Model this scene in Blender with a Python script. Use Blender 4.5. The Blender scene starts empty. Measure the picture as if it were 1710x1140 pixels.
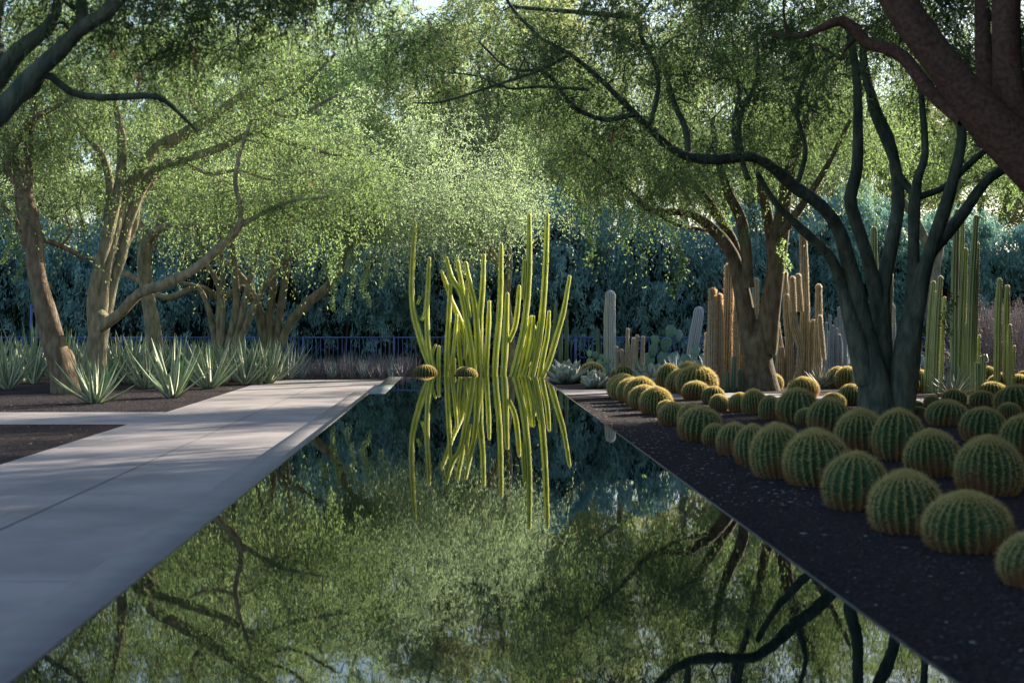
import bpy, math, random
import numpy as np
from mathutils import Vector, Matrix
PI = math.pi
C = bpy.context.scene.collection
S = bpy.context.scene
# ---------------------------------------------------------------- camera
F, VX, VY, H, GZ = 2375.0, 771.0, 532.0, 1.5, -0.2      # focal (px), vanishing point, eye height over water, ground level
cam = bpy.data.cameras.new("camera"); camo = bpy.data.objects.new("camera", cam); C.objects.link(camo)
camo.location = (0, 0, H); camo.rotation_euler = (PI/2, 0, 0)
cam.sensor_width = 36; cam.lens = 50
cam.shift_x = (855-VX)/1710; cam.shift_y = -(570-VY)/1710
cam.clip_start = 0.1; cam.clip_end = 2000
cam.dof.use_dof = True; cam.dof.focus_distance = 37; cam.dof.aperture_fstop = 2.2
S.camera = camo
# ---------------------------------------------------------------- world, sun, exposure
SUN_EL, SUN_AZ = math.radians(23), math.radians(47)     # azimuth measured from the view direction to the right
w = bpy.data.worlds.new("World"); S.world = w; w.use_nodes = True
nt = w.node_tree; nt.nodes.clear()
sky = nt.nodes.new('ShaderNodeTexSky'); sky.sky_type = 'NISHITA'; sky.sun_disc = False
sky.sun_elevation = SUN_EL; sky.sun_rotation = SUN_AZ; sky.air_density = 1.0; sky.dust_density = 1.0; sky.ozone_density = 1.5
bg = nt.nodes.new('ShaderNodeBackground'); bg.inputs['Strength'].default_value = 0.09
wo = nt.nodes.new('ShaderNodeOutputWorld')
nt.links.new(sky.outputs[0], bg.inputs[0]); nt.links.new(bg.outputs[0], wo.inputs[0])
sl = bpy.data.lights.new("sun", 'SUN'); so = bpy.data.objects.new("sun", sl); C.objects.link(so)
sl.energy = 5.0; sl.angle = math.radians(0.6); sl.color = (1.0, 0.90, 0.76)
sd = Vector((math.sin(SUN_AZ)*math.cos(SUN_EL), math.cos(SUN_AZ)*math.cos(SUN_EL), math.sin(SUN_EL)))
so.rotation_euler = sd.to_track_quat('Z', 'Y').to_euler()
S.view_settings.view_transform = 'Standard'; S.view_settings.look = 'None'
S.view_settings.exposure = 1.55; S.view_settings.gamma = 1
S.cycles.max_bounces = 6; S.cycles.transparent_max_bounces = 4; S.cycles.diffuse_bounces = 3
S.cycles.glossy_bounces = 3; S.cycles.transmission_bounces = 4
S.cycles.caustics_reflective = False; S.cycles.caustics_refractive = False
S.cycles.use_denoising = True

rnd = random.Random(7); R = np.random.default_rng(11)
def at(px, py, D): return Vector(((px-VX)*D/F, D, H-(py-VY)*D/F))
def gd(py): return F*(H-GZ)/(py-VY)                      # distance of a ground point seen at row py
def gp(px, py): D = gd(py); return Vector(((px-VX)*D/F, D, GZ))
# ---------------------------------------------------------------- materials
def mat(name, col, col2=None, scale=5.0, rough=0.8, bump=0.0, bscale=None, attr=None, acol=None, trans=0.0, tcol=None,
        spec=0.3, rnd_attr=False, stretch=(1,1,1), ior=1.45, detail=6, lo=.35, hi=.65):
    m = bpy.data.materials.new(name); m.use_nodes = True
    n = m.node_tree; N = n.nodes; L = n.links; N.clear()
    out = N.new('ShaderNodeOutputMaterial'); p = N.new('ShaderNodeBsdfPrincipled')
    p.inputs['Roughness'].default_value = rough; p.inputs['Specular IOR Level'].default_value = spec; p.inputs['IOR'].default_value = ior
    tc = N.new('ShaderNodeTexCoord'); mp = N.new('ShaderNodeMapping'); mp.inputs['Scale'].default_value = stretch
    L.new(tc.outputs['Object'], mp.inputs[0])
    rgb = N.new('ShaderNodeRGB'); rgb.outputs[0].default_value = (*col, 1); c = rgb.outputs[0]
    def mixc(fac, a, b):
        mx = N.new('ShaderNodeMix'); mx.data_type = 'RGBA'; L.new(fac, mx.inputs[0]); L.new(a, mx.inputs[6])
        if isinstance(b, tuple): mx.inputs[7].default_value = (*b, 1)
        else: L.new(b, mx.inputs[7])
        return mx.outputs[2]
    if col2 is not None:
        if rnd_attr:
            a = N.new('ShaderNodeAttribute'); a.attribute_name = 'rnd'; c = mixc(a.outputs['Fac'], c, col2)
        else:
            t = N.new('ShaderNodeTexNoise'); t.inputs['Scale'].default_value = scale; t.inputs['Detail'].default_value = detail
            L.new(mp.outputs[0], t.inputs['Vector'])
            r = N.new('ShaderNodeMapRange'); r.inputs[1].default_value = lo; r.inputs[2].default_value = hi
            L.new(t.outputs[0], r.inputs[0]); c = mixc(r.outputs[0], c, col2)
    if attr:
        a = N.new('ShaderNodeAttribute'); a.attribute_name = attr; c = mixc(a.outputs['Fac'], c, acol)
    L.new(c, p.inputs['Base Color'])
    if bump:
        t = N.new('ShaderNodeTexNoise'); t.inputs['Scale'].default_value = bscale or scale*4; t.inputs['Detail'].default_value = 8
        L.new(mp.outputs[0], t.inputs['Vector'])
        b = N.new('ShaderNodeBump'); b.inputs['Strength'].default_value = 1.0; b.inputs['Distance'].default_value = bump
        L.new(t.outputs[0], b.inputs['Height']); L.new(b.outputs[0], p.inputs['Normal'])
    sh = p.outputs[0]
    if trans > 0:
        tr = N.new('ShaderNodeBsdfTranslucent'); ms = N.new('ShaderNodeMixShader'); ms.inputs[0].default_value = trans
        if tcol:
            g = N.new('ShaderNodeMix'); g.data_type = 'RGBA'; g.blend_type = 'MULTIPLY'; g.inputs[0].default_value = 1
            g.inputs[7].default_value = (*tcol, 1); L.new(c, g.inputs[6]); L.new(g.outputs[2], tr.inputs[0])
        else: L.new(c, tr.inputs[0])
        L.new(sh, ms.inputs[1]); L.new(tr.outputs[0], ms.inputs[2]); sh = ms.outputs[0]
    L.new(sh, out.inputs[0])
    return m
M = {}
M['gravel'] = mat('dark gravel', (.030,.022,.021), (.078,.060,.056), scale=38, rough=.95, bump=.03, bscale=55, spec=.1, detail=3, lo=.45, hi=.72)
M['sand'] = mat('far soil', (.05,.045,.04), (.09,.08,.06), scale=3, rough=1, bump=.02)
M['path'] = mat('pale concrete', (.36,.32,.30), (.25,.225,.215), scale=.9, rough=.85, bump=.0015, bscale=60, spec=.2)
M['joint'] = mat('concrete joint', (.14,.125,.12), (.2,.18,.17), scale=4, rough=.95)
M['coping'] = mat('dark coping stone', (.08,.08,.09), (.11,.105,.115), scale=3, rough=.6, bump=.001)
M['kerb'] = mat('pool kerb concrete', (.23,.21,.205), (.19,.175,.17), scale=3, rough=.7, bump=.001, bscale=60)
M['wet'] = mat('wet coping stone', (.22,.24,.22), (.30,.32,.29), scale=6, rough=.06, spec=.5, ior=1.33)
M['rim'] = mat('pool rim', (.06,.055,.048), (.12,.11,.09), scale=9, rough=.5)
M['bark_green'] = mat('green tree bark', (.14,.14,.085), (.34,.28,.18), scale=9, rough=.85, bump=.025, bscale=22, stretch=(1,1,.35), spec=.15)
M['bark_shaded'] = mat('shaded green tree bark', (.05,.068,.052), (.13,.14,.10), scale=8, rough=.8, bump=.03, bscale=25, stretch=(1,1,.35), spec=.15)  # shaded copy of the green bark, shade put into its colour
M['bark_brown'] = mat('brown tree bark', (.12,.085,.055), (.25,.19,.12), scale=9, rough=.88, bump=.03, bscale=20, stretch=(1,1,.35), spec=.12)
M['bark_mid'] = mat('olive brown bark', (.085,.065,.042), (.19,.155,.10), scale=9, rough=.88, bump=.03, bscale=20, stretch=(1,1,.35), spec=.12)
M['bark_red'] = mat('reddish tree bark', (.08,.042,.032), (.15,.085,.06), scale=22, rough=.85, bump=.012, bscale=30, spec=.15)
M['twig'] = mat('twigs', (.07,.06,.035), (.13,.11,.06), scale=3, rough=.9)
def leafm(name, a, b, tr=.5, tc=(1.5,1.7,.7)): return mat(name, a, b, rough=.55, spec=.25, rnd_attr=True, trans=tr, tcol=tc)
M['leaf'] = leafm('fine green leaves', (.06,.105,.045), (.27,.35,.18), tr=.64, tc=(1.4,1.5,.95))
M['leaf_dark'] = leafm('deep green leaves', (.03,.065,.032), (.13,.18,.085), tc=(1.3,1.5,.8))
M['leaf_bright'] = leafm('yellow green leaves', (.16,.21,.09), (.46,.56,.34), tr=.64, tc=(1.35,1.42,1.0))
M['leaf_silver'] = leafm('silvery green leaves', (.19,.25,.15), (.45,.54,.38), tr=.62, tc=(1.3,1.4,1.0))
M['leaf_far'] = leafm('far tree leaves', (.14,.17,.10), (.46,.47,.30), tr=.6, tc=(1.3,1.4,.9))
M['hedge'] = leafm('blue green plumes', (.08,.19,.18), (.36,.54,.50), tr=.3, tc=(1,1.2,1.1))
M['pod'] = mat('dry seed pods', (.42,.2,.12), (.5,.3,.2), rnd_attr=True, rough=.8, trans=.3)
M['aloe'] = mat('aloe leaf', (.12,.20,.07), (.21,.30,.13), scale=6, rough=.45, spec=.4, attr='crest', acol=(.72,.72,.58), trans=.25, tcol=(1.3,1.5,.7))
M['aloe_blue'] = mat('blue aloe leaf', (.07,.14,.11), (.15,.2,.19), scale=6, rough=.5, spec=.4, attr='crest', acol=(.55,.58,.58), trans=.2)
M['aloe_purple'] = mat('purplish aloe leaf', (.11,.14,.13), (.22,.15,.19), scale=4, rough=.5, spec=.35, attr='crest', acol=(.5,.42,.46), trans=.25)
M['agave'] = mat('grey green agave leaf', (.16,.24,.19), (.24,.33,.26), scale=6, rough=.5, spec=.35, attr='crest', acol=(.6,.55,.42), trans=.15)
M['agave_blue'] = mat('blue agave leaf', (.12,.22,.30), (.2,.32,.4), scale=6, rough=.5, spec=.35, attr='crest', acol=(.6,.62,.6), trans=.15)
M['pad'] = mat('prickly pear pad', (.10,.21,.17), (.17,.30,.25), scale=12, rough=.6, spec=.3, trans=.1)
M['barrel'] = mat('barrel cactus skin', (.018,.055,.018), (.034,.085,.026), scale=5, rough=.6, attr='brown', acol=(.17,.085,.04))
M['spine'] = mat('golden spines', (.38,.34,.13), (.68,.60,.34), rnd_attr=True, rough=.5, attr='brown', acol=(.34,.18,.08), trans=.5, tcol=(1.3,1.15,.8))
M['post'] = mat('yellow green cactus skin', (.33,.42,.015), (.55,.58,.04), scale=3, rough=.5, spec=.3, attr='crest', acol=(.80,.72,.45), trans=0)
_p = M['post'].node_tree.nodes['Principled BSDF']; _p.inputs['Subsurface Weight'].default_value = .7; _p.inputs['Subsurface Radius'].default_value = (1, 1, .3); _p.inputs['Subsurface Scale'].default_value = .06
M['post_green'] = mat('green cactus skin', (.17,.24,.07), (.25,.32,.10), scale=3, rough=.5, spec=.3, attr='crest', acol=(.62,.58,.45), trans=.15)
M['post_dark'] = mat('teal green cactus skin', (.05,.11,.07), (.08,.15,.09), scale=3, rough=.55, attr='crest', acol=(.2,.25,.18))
M['post_blue'] = mat('blue grey cactus skin', (.17,.22,.25), (.24,.29,.32), scale=3, rough=.6, attr='crest', acol=(.5,.5,.52))
M['post_tan'] = mat('hairy tan cactus skin', (.20,.17,.11), (.32,.28,.19), scale=8, rough=.8, attr='crest', acol=(.66,.60,.46))
M['white_spine'] = mat('pale spines', (.75,.66,.55), (.85,.78,.68), rnd_attr=True, rough=.6, trans=.5, tcol=(1.1,1.05,.95))
M['orange_spine'] = mat('orange spines', (.68,.54,.38), (.82,.70,.54), rnd_attr=True, rough=.6, trans=.5, tcol=(1.2,1.05,.85))
M['fence'] = mat('blue painted steel', (.07,.105,.28), (.09,.13,.34), scale=3, rough=.4, spec=.5)
M['brush'] = leafm('dry grey twigs', (.16,.13,.14), (.30,.25,.24), tr=.2, tc=(1,1,1))
M['chip'] = mat('pale litter', (.30,.24,.18), (.55,.47,.38), rnd_attr=True, rough=.9)
M['stone'] = mat('dark stones', (.02,.017,.02), (.075,.062,.065), rnd_attr=True, rough=.9)
# water
mw = bpy.data.materials.new('still dark water'); mw.use_nodes = True
n = mw.node_tree; p = n.nodes['Principled BSDF']
p.inputs['Base Color'].default_value = (.004,.011,.010,1); p.inputs['Roughness'].default_value = 0.0
p.inputs['IOR'].default_value = 1.6; p.inputs['Specular IOR Level'].default_value = .5
tc = n.nodes.new('ShaderNodeTexCoord'); mp = n.nodes.new('ShaderNodeMapping'); mp.inputs['Scale'].default_value = (1.0, .5, 1)
t = n.nodes.new('ShaderNodeTexNoise'); t.inputs['Scale'].default_value = 9; t.inputs['Detail'].default_value = 3
b = n.nodes.new('ShaderNodeBump'); b.inputs['Distance'].default_value = .0002; b.inputs['Strength'].default_value = 1
n.links.new(tc.outputs['Object'], mp.inputs[0]); n.links.new(mp.outputs[0], t.inputs['Vector'])
n.links.new(t.outputs[0], b.inputs['Height']); n.links.new(b.outputs[0], p.inputs['Normal'])
M['water'] = mw
# ---------------------------------------------------------------- helpers
def tag(o, label=None, cat=None, group=None, kind=None):
    if label: o['label'] = label
    if cat: o['category'] = cat
    if group: o['group'] = group
    if kind: o['kind'] = kind
    return o
def empty(name, loc, rz=0.0):
    o = bpy.data.objects.new(name, None); C.objects.link(o); o.location = loc; o.rotation_euler = (0, 0, rz)
    o.empty_display_size = .3; return o
class MB:
    """collects vertex / face arrays and links them as one mesh object"""
    def __init__(s): s.v = []; s.f = []; s.mi = []; s.n = 0; s.at = {}; s.k = []
    def add(s, V, Fc, mi=0, **att):
        V = np.asarray(V, dtype=np.float32).reshape(-1, 3); Fc = np.asarray(Fc, dtype=np.int32)
        s.v.append(V); s.f.append(Fc + s.n); s.mi.append(np.full(len(Fc), mi, dtype=np.int32)); s.k.append((len(V), att)); s.n += len(V)
    def mesh(s, name, mats, smooth=False):
        me = bpy.data.meshes.new(name)
        V = np.concatenate(s.v); me.vertices.add(len(V)); me.vertices.foreach_set('co', V.ravel())
        loops = np.concatenate([f.ravel() for f in s.f]); sizes = np.concatenate([np.full(len(f), f.shape[1], dtype=np.int32) for f in s.f])
        starts = np.concatenate([[0], np.cumsum(sizes)[:-1]]).astype(np.int32)
        me.loops.add(len(loops)); me.loops.foreach_set('vertex_index', loops.astype(np.int32))
        me.polygons.add(len(sizes)); me.polygons.foreach_set('loop_start', starts)
        me.polygons.foreach_set('material_index', np.concatenate(s.mi))
        if smooth: me.polygons.foreach_set('use_smooth', np.concatenate([np.full(len(f), m_ == 0) for f, m_ in zip(s.f, [x[0] for x in s.mi])]))
        for m_ in mats: me.materials.append(m_)
        for k in {a for _, d in s.k for a in d}:
            arr = np.concatenate([np.broadcast_to(np.asarray(d.get(k, 0.0), dtype=np.float32).ravel(), (nn,)) for nn, d in s.k])
            me.attributes.new(k, 'FLOAT', 'POINT').data.foreach_set('value', np.ascontiguousarray(arr))
        me.update(calc_edges=True); me.validate(clean_customdata=False)
        return me
    def build(s, name, mats, parent=None, smooth=False):
        o = bpy.data.objects.new(name, s.mesh(name, mats if isinstance(mats, list) else [mats], smooth)); C.objects.link(o)
        if parent is not None: o.parent = parent; o.matrix_parent_inverse = Matrix.Identity(4)
        return o
def box(mb, x0, x1, y0, y1, z0, z1, mi=0):
    V = [(x, y, z) for z in (z0, z1) for y in (y0, y1) for x in (x0, x1)]
    mb.add(V, [(0,2,3,1),(4,5,7,6),(0,1,5,4),(2,6,7,3),(0,4,6,2),(1,3,7,5)], mi)
def catmull(P, step):
    """P: (n,k) control rows -> smooth resampled rows"""
    P = np.asarray(P, float)
    if len(P) < 3:
        n_ = max(2, int(np.linalg.norm(P[1,:3]-P[0,:3])/step)+1); t = np.linspace(0,1,n_)[:,None]; return P[0]*(1-t)+P[1]*t
    Q = np.vstack([2*P[0]-P[1], P, 2*P[-1]-P[-2]]); out = []
    for i in range(1, len(Q)-2):
        n_ = max(2, int(np.linalg.norm(Q[i+1,:3]-Q[i,:3])/step)+1)
        for t in np.linspace(0, 1, n_, endpoint=False):
            a, b_, c, d = Q[i-1], Q[i], Q[i+1], Q[i+2]
            out.append(.5*((2*b_)+(c-a)*t+(2*a-5*b_+4*c-d)*t*t+(3*b_-a-3*c+d)*t**3))
    out.append(Q[-2]); return np.array(out)
def frames(P):
    T = np.gradient(P, axis=0); T /= np.linalg.norm(T, axis=1)[:, None]+1e-9
    u = np.cross(T[0], [0.3, 1, 0.1]); u /= np.linalg.norm(u)+1e-9; U = [u]
    for i in range(1, len(P)):
        u = U[-1]-T[i]*np.dot(U[-1], T[i]); u /= np.linalg.norm(u)+1e-9; U.append(u)
    U = np.array(U); return T, U, np.cross(T, U)
def grid_faces(n, m, off=0):
    i = np.arange(n-1)[:, None]; j = np.arange(m)[None, :]; j2 = (j+1) % m
    return np.stack([i*m+j, i*m+j2, (i+1)*m+j2, (i+1)*m+j], -1).reshape(-1, 4)+off
def tube(mb, rows, sides=10, mi=0, step=.25, wob=.07, rng=R):
    Q = catmull(rows, step); P = Q[:, :3]; r = np.maximum(Q[:, 3], .002)
    T, U, W = frames(P); th = np.arange(sides)*2*PI/sides
    k = rng.uniform(0, 6, 3)
    rr = r[:, None]*(1+wob*np.sin(2*th[None]+k[0]+np.arange(len(P))[:, None]*.5)+wob*.7*np.sin(3*th[None]+k[1]-np.arange(len(P))[:, None]*.8))
    V = P[:, None]+U[:, None]*(rr*np.cos(th))[..., None]+W[:, None]*(rr*np.sin(th))[..., None]
    tip = P[-1]+T[-1]*r[-1]
    V = np.vstack([V.reshape(-1, 3), tip]); n_ = len(P)
    mb.add(V, grid_faces(n_, sides), mi)
    a = (n_-1)*sides; mb.add(np.vstack([V[a:a+sides], tip]), [(i, (i+1) % sides, sides) for i in range(sides)], mi)
    return Q
# ---------------------------------------------------------------- leaves
def rnd_unit(n_): v = R.normal(size=(n_, 3)); return v/np.linalg.norm(v, axis=1)[:, None]
def norm(v): return v/(np.linalg.norm(v, axis=1)[:, None]+1e-9)
def add_leaves(mb, Pc, A, ln, wd, mi=0, rv=None):
    """diamond leaves: centres Pc, axes A"""
    n_ = len(Pc); Sd = norm(np.cross(A, rnd_unit(n_))); ln = np.broadcast_to(ln, (n_,))[:, None]; wd = np.broadcast_to(wd, (n_,))[:, None]
    V = np.stack([Pc-A*ln/2, Pc+Sd*wd/2, Pc+A*ln/2, Pc-Sd*wd/2], 1).reshape(-1, 3)
    rv = R.uniform(0, 1, n_) if rv is None else rv
    mb.add(V, np.arange(n_*4).reshape(-1, 4), mi, rnd=np.repeat(rv, 4))
def sprays(mb, O, Dr, Ln, k, leaf, sag=.5, lmat=0, tmat=1, twig_w=.012, clump=None):
    """O origins, Dr directions, Ln lengths; k leaves on each drooping spray"""
    n_ = len(O); t = np.linspace(.12, 1, k)[None, :, None]
    Pt = O[:, None]+Dr[:, None]*t*Ln[:, None, None]; Pt[..., 2] -= (sag*(t**2)*Ln[:, None, None])[..., 0]
    off = R.normal(size=(n_, k, 3))*leaf*.62
    tang = Dr[:, None]+np.array([0, 0, -2*sag])*t; tang = tang/np.linalg.norm(tang, axis=2)[..., None]
    A = norm((tang+R.normal(size=(n_, k, 3))*.55).reshape(-1, 3))
    base = R.uniform(0, 1, n_) if clump is None else clump
    rv = np.clip(.6*base[:, None]+.4*R.uniform(0, 1, (n_, k)), 0, 1).ravel()
    add_leaves(mb, (Pt+off).reshape(-1, 3), A, leaf*R.uniform(.5, 1.5, n_*k), leaf*.38, lmat, rv)
    # twig strips
    ts = np.array([0, .4, .75, 1.0])[None, :, None]
    Q = O[:, None]+Dr[:, None]*ts*Ln[:, None, None]; Q[..., 2] -= (sag*(ts**2)*Ln[:, None, None])[..., 0]
    Sd = norm(np.cross(Dr, rnd_unit(n_)))[:, None]*twig_w/2*np.array([1, .8, .5, .2])[None, :, None]
    V = np.stack([Q-Sd, Q+Sd], 2).reshape(-1, 3); b0 = (np.arange(n_)*8)[:, None, None]; s_ = (np.arange(3)*2)[None, :, None]
    Fc = (b0+s_+np.array([0, 1, 3, 2])).reshape(-1, 4); mb.add(V, Fc, tmat)

LM, LS = .85, 1.75
def make_tree(name, label, D0, limbs, blobs, leaves, leafmat, bark, leaf=.045, nb=70, base=None, k=24, sag=.6, pods=0,
              spraylen=(.45, 1.15), rad=1.0, group=None, hang=(), sub=1.0, cat='tree'):
    """limbs: rows (px,py,radius px,depth offset); blobs: (px,py,dD, rx,ry px, rd m, weight)"""
    base = base or (limbs[0][0][0], D0); bp = Vector(((base[0]-VX)*D0/F, D0, GZ)); root = empty(name, bp)
    o3 = np.array(bp); mb = MB(); nodes = []
    for L_ in limbs:
        rows = []
        for q in L_:
            x, y, r = q[0], q[1], q[2]; dd = q[3] if len(q) > 3 else 0.0; D = D0+dd
            p_ = at(x, y, D); rows.append((p_.x-o3[0], p_.y-o3[1], p_.z-o3[2], rad*r*D/F))
        if L_ is limbs[0]:
            a = rows[0]; rows = [(a[0], a[1], -.15, a[3]*1.25)]+[r_ for r_ in rows if r_[2] > .08]
        Q = tube(mb, rows, 12, 0, .22, .06); nodes.append(Q[len(Q)//3:])
    nodes = np.vstack(nodes); NP = nodes[:, :3]; NR = nodes[:, 3]
    nb = int(nb*1.7)
    W = np.array([b_[6] for b_ in blobs], float); W /= W.sum(); pts = []
    for b_, cnt in zip(blobs, np.maximum(2, (W*nb).astype(int))):
        D = D0+b_[2]; c = np.array(at(b_[0], b_[1], D))-o3; rad = np.array([b_[3]*D/F, b_[5], b_[4]*D/F])
        u = rnd_unit(cnt)*(R.uniform(0.05, 1, cnt)**.45)[:, None]; pts.append(c+u*rad)
    pts = np.vstack(pts); d0 = np.linalg.norm(pts[:, None]-NP[None], axis=2).min(1); order = np.argsort(d0)
    tips = []; tw = []
    cp, cr = [NP], [NR]
    for i in order:
        P_ = pts[i]; A_ = np.vstack(cp); r_ = np.concatenate(cr); dist = np.linalg.norm(A_-P_, axis=1)+np.maximum(0, A_[:, 2]-P_[2])*.5
        j = int(np.argmin(dist)); a = A_[j]; L_ = np.linalg.norm(P_-a)
        if L_ < .15: continue
        m1 = a+(P_-a)*.35+R.normal(size=3)*L_*.10+np.array([0, 0, .08*L_]); m2 = a+(P_-a)*.7+R.normal(size=3)*L_*.10+np.array([0, 0, .08*L_])
        r0 = min(r_[j]*.75, 0.016+.017*L_); r0 = max(r0, .009)
        Q = tube(mb, [(*a, r0), (*m1, r0*.8), (*m2, r0*.55), (*P_, r0*.3)], 5, 0, .3, .05)
        cp.append(Q[1:, :3]); cr.append(np.full(len(Q)-1, r0*.6)); tips.append(Q[1:, :3])
    tips = np.vstack(tips)
    trunk = mb.build('trunk', bark, root, smooth=True)
    # crown
    leaves = int(leaves*LM); leaf = leaf*LS
    cb = MB(); ns = max(20, int(leaves/k)); idx = R.integers(0, len(tips), ns)
    cl = R.uniform(0, 1, len(tips)); O = tips[idx]+R.normal(size=(ns, 3))*np.array([.22, .22, .2])*sub
    g3 = np.sin(O[:, 0]*2.9+1)+np.sin(O[:, 1]*2.3+O[:, 2])+np.sin(O[:, 2]*3.7+O[:, 0]*.8); kp = g3 > -1.0-.5*R.uniform(0, 1, ns); O = O[kp]; idx = idx[kp]; ns = len(O)
    Dr = rnd_unit(ns); Dr[:, 2] = Dr[:, 2]*.6; hg = R.uniform(0, 1, ns) < .18; Dr[hg, 2] = -R.uniform(.6, 2.2, hg.sum()); Dr = norm(Dr)
    sprays(cb, O, Dr, R.uniform(*spraylen, ns)*np.where(hg, 1.35, 1), k, leaf, sag, clump=.65*cl[idx]+.35*R.uniform(0, 1, ns))
    for hx, hy0, hy1, dD in hang:                       # long hanging streamers
        D = D0+dD; a = np.array(at(hx, hy0, D))-o3; Lh = (hy1-hy0)*D/F; n_ = int(Lh/.045)
        tt = np.linspace(0, 1, n_); P_ = a+np.stack([.10*np.sin(tt*5+hx), .05*np.cos(tt*4), -tt*Lh], 1)
        tube(cb, [(*P_[i], .006) for i in range(0, n_, max(1, n_//5))], 3, 1, .3, 0)
        PP = np.repeat(P_, 9, 0)+R.normal(size=(n_*9, 3))*.05; A_ = norm(R.normal(size=(len(PP), 3))+np.array([0, 0, -1]))
        add_leaves(cb, PP, A_, leaf*1.1, leaf*.5, 0, R.uniform(.5, 1, len(PP)))
    cr_ = cb.build('crown', [leafmat, M['twig']], root)
    if pods:
        for ii in R.integers(0, len(tips), pods):
            pb = MB(); tube(pb, [(*tips[ii], .006), (*(tips[ii]-np.array([0,0,.25])), .003)], 3, 0, .2, 0)
            PP = tips[ii]+np.stack([R.normal(size=14)*.03, R.normal(size=14)*.03, -R.uniform(0, .26, 14)], 1)
            add_leaves(pb, PP, norm(R.normal(size=(14, 3))*.3+np.array([0, 0, -1])), .09, .02, 0); pb.build('seed_pod', M['pod'], root)
    tag(root, label, cat, group)
    return root
# ---------------------------------------------------------------- ground, beds, paths, pool
def sheet(name, poly, z, m, kind='structure', thick=None):
    mb = MB(); mb.add([(x, y, z) for x, y in poly], [tuple(range(len(poly)))]); o = mb.build(name, m); return tag(o, kind=kind)
PL, PR, PF, PN = -1.875, 2.043, 36.7, -6.0
sheet('ground', [(-600,-300),(600,-300),(600,900),(-600,900)], GZ-.008, M['sand'])
sheet('gravel_bed', [(-45,-12),(45,-12),(45,52),(-45,52)], GZ-.004, M['gravel'])
pth = MB()
def slab(x0, x1, y0, y1): pth.add([(x0,y0,GZ),(x1,y0,GZ),(x1,y1,GZ),(x0,y1,GZ)], [(0,1,2,3)])
PX = -5.38
ys = [-12, 22.9, 25.9, 39.6]
slab(PX, -2.0, -12, 39.6); slab(-45, PX, 22.9, 25.9)
pth.build('path', M['path'])['kind'] = 'structure'
jm = MB()
def jline(x0, y0, x1, y1, wd=.012):
    d = Vector((x1-x0, y1-y0, 0)).normalized(); s_ = Vector((-d.y, d.x, 0))*wd/2; z = GZ+.004
    jm.add([(x0-s_.x,y0-s_.y,z),(x1-s_.x,y1-s_.y,z),(x1+s_.x,y1+s_.y,z),(x0+s_.x,y0+s_.y,z)], [(0,1,2,3)])
jline(-3.72, -12, -3.72, 39.6, .022)
jline(PX, 22.9, -2.0, 22.9, .012); jline(PX, 25.9, -2.0, 25.9, .012)
[jline(PX, y_, -2.48, y_, .008) for y_ in (9.2, 13.8, 18.4, 30.5, 35.1)]
jm.build('path_joints', M['joint'])['kind'] = 'structure'
xp = MB(); xp.add([(2.07,32.0,GZ),(30,19.6,GZ),(30,21.9,GZ),(2.07,34.5,GZ)], [(0,1,2,3)]); xp.build('cross_path', M['path'])['kind'] = 'structure'
pool = empty('pool_basin', ((PL+PR)/2, PF, GZ)); tag(pool, 'long raised dark stone basin brimming with still reflecting water', 'pool basin')
pi = pool.location
def pbox(name, m, x0, x1, y0, y1, z0, z1):
    b_ = MB(); box(b_, x0-pi.x, x1-pi.x, y0-pi.y, y1-pi.y, z0-pi.z, z1-pi.z); return b_.build(name, m, pool)
pbox('side_wall', M['coping'], PL, PL+.16, PN, PF, GZ-.1, -.012)
pbox('side_wall', M['coping'], PR-.16, PR, PN, PF, GZ-.1, -.012)
pbox('end_wall', M['coping'], PL+.162, PR-.162, PF-.2, PF-.002, GZ-.1, -.012)
pbox('rim', M['rim'], PR-.010, PR+.004, PN, PF, -.011, .004)
pbox('rim', M['rim'], PL-.004, PL+.018, PN, 28.4, -.011, .004)
pbox('coping_slab', M['kerb'], -2.46, PL-.01, -6, 32.6, GZ-.05, GZ+.03)
pbox('wet_coping', M['wet'], PL+.001, -1.53, 28.4, PF+.01, -.011, .004)
wt = MB(); wt.add([(PL+.01,PN,0),(PR-.01,PN,0),(PR-.01,PF,0),(PL+.01,PF,0)], [(0,1,2,3)]); wt.build('water', M['water'])['kind'] = 'structure'
# loose stones and pale litter on the gravel
def scatter(name, n_, m, size, flat, regions, asp=1.6):
    mb = MB(); A = []
    for x0, x1, y0, y1, wgt in regions:
        c = int(n_*wgt); A.append(np.stack([R.uniform(x0, x1, c), y0+(y1-y0)*R.uniform(0, 1, c)**1.3, np.full(c, GZ)], 1))
    A = np.vstack(A); n_ = len(A); s_ = size*R.uniform(.4, 1.3, n_); an = R.uniform(0, PI, n_)
    ca, sa = np.cos(an), np.sin(an); oc = []
    for dx, dy, dz in ((-1,0,0),(0,-1,0),(1,0,0),(0,1,0),(0,0,flat)):
        lx = dx*s_*asp; ly = dy*s_; oc.append(A+np.stack([lx*ca-ly*sa, lx*sa+ly*ca, dz*s_+.001], 1))
    V = np.stack(oc, 1).reshape(-1, 3); b0 = (np.arange(n_)*5)[:, None, None]
    Fc = (b0+np.array([(0,1,4),(1,2,4),(2,3,4),(3,0,4)])).reshape(-1, 3); mb.add(V, Fc, 0, rnd=np.repeat(R.uniform(0, 1, n_)**2, 5))
    tag(mb.build(name, m), kind='stuff'); 
scatter('gravel_stones', 90000, M['stone'], .013, .9, [(2.08, 12, 5, 30, .62), (-14, PX-.03, 12, 22.85, .12), (-16, PX-.03, 26, 34, .26)], 1.3)
scatter('leaf_litter', 1500, M['chip'], .012, .35, [(2.08, 7, 7, 30, .3),(2.1, 4, 13, 28, .4), (-13, PX-.03, 13, 22.8, .12), (-15, PX-.03, 26, 38, .18)], 2.2)
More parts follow.
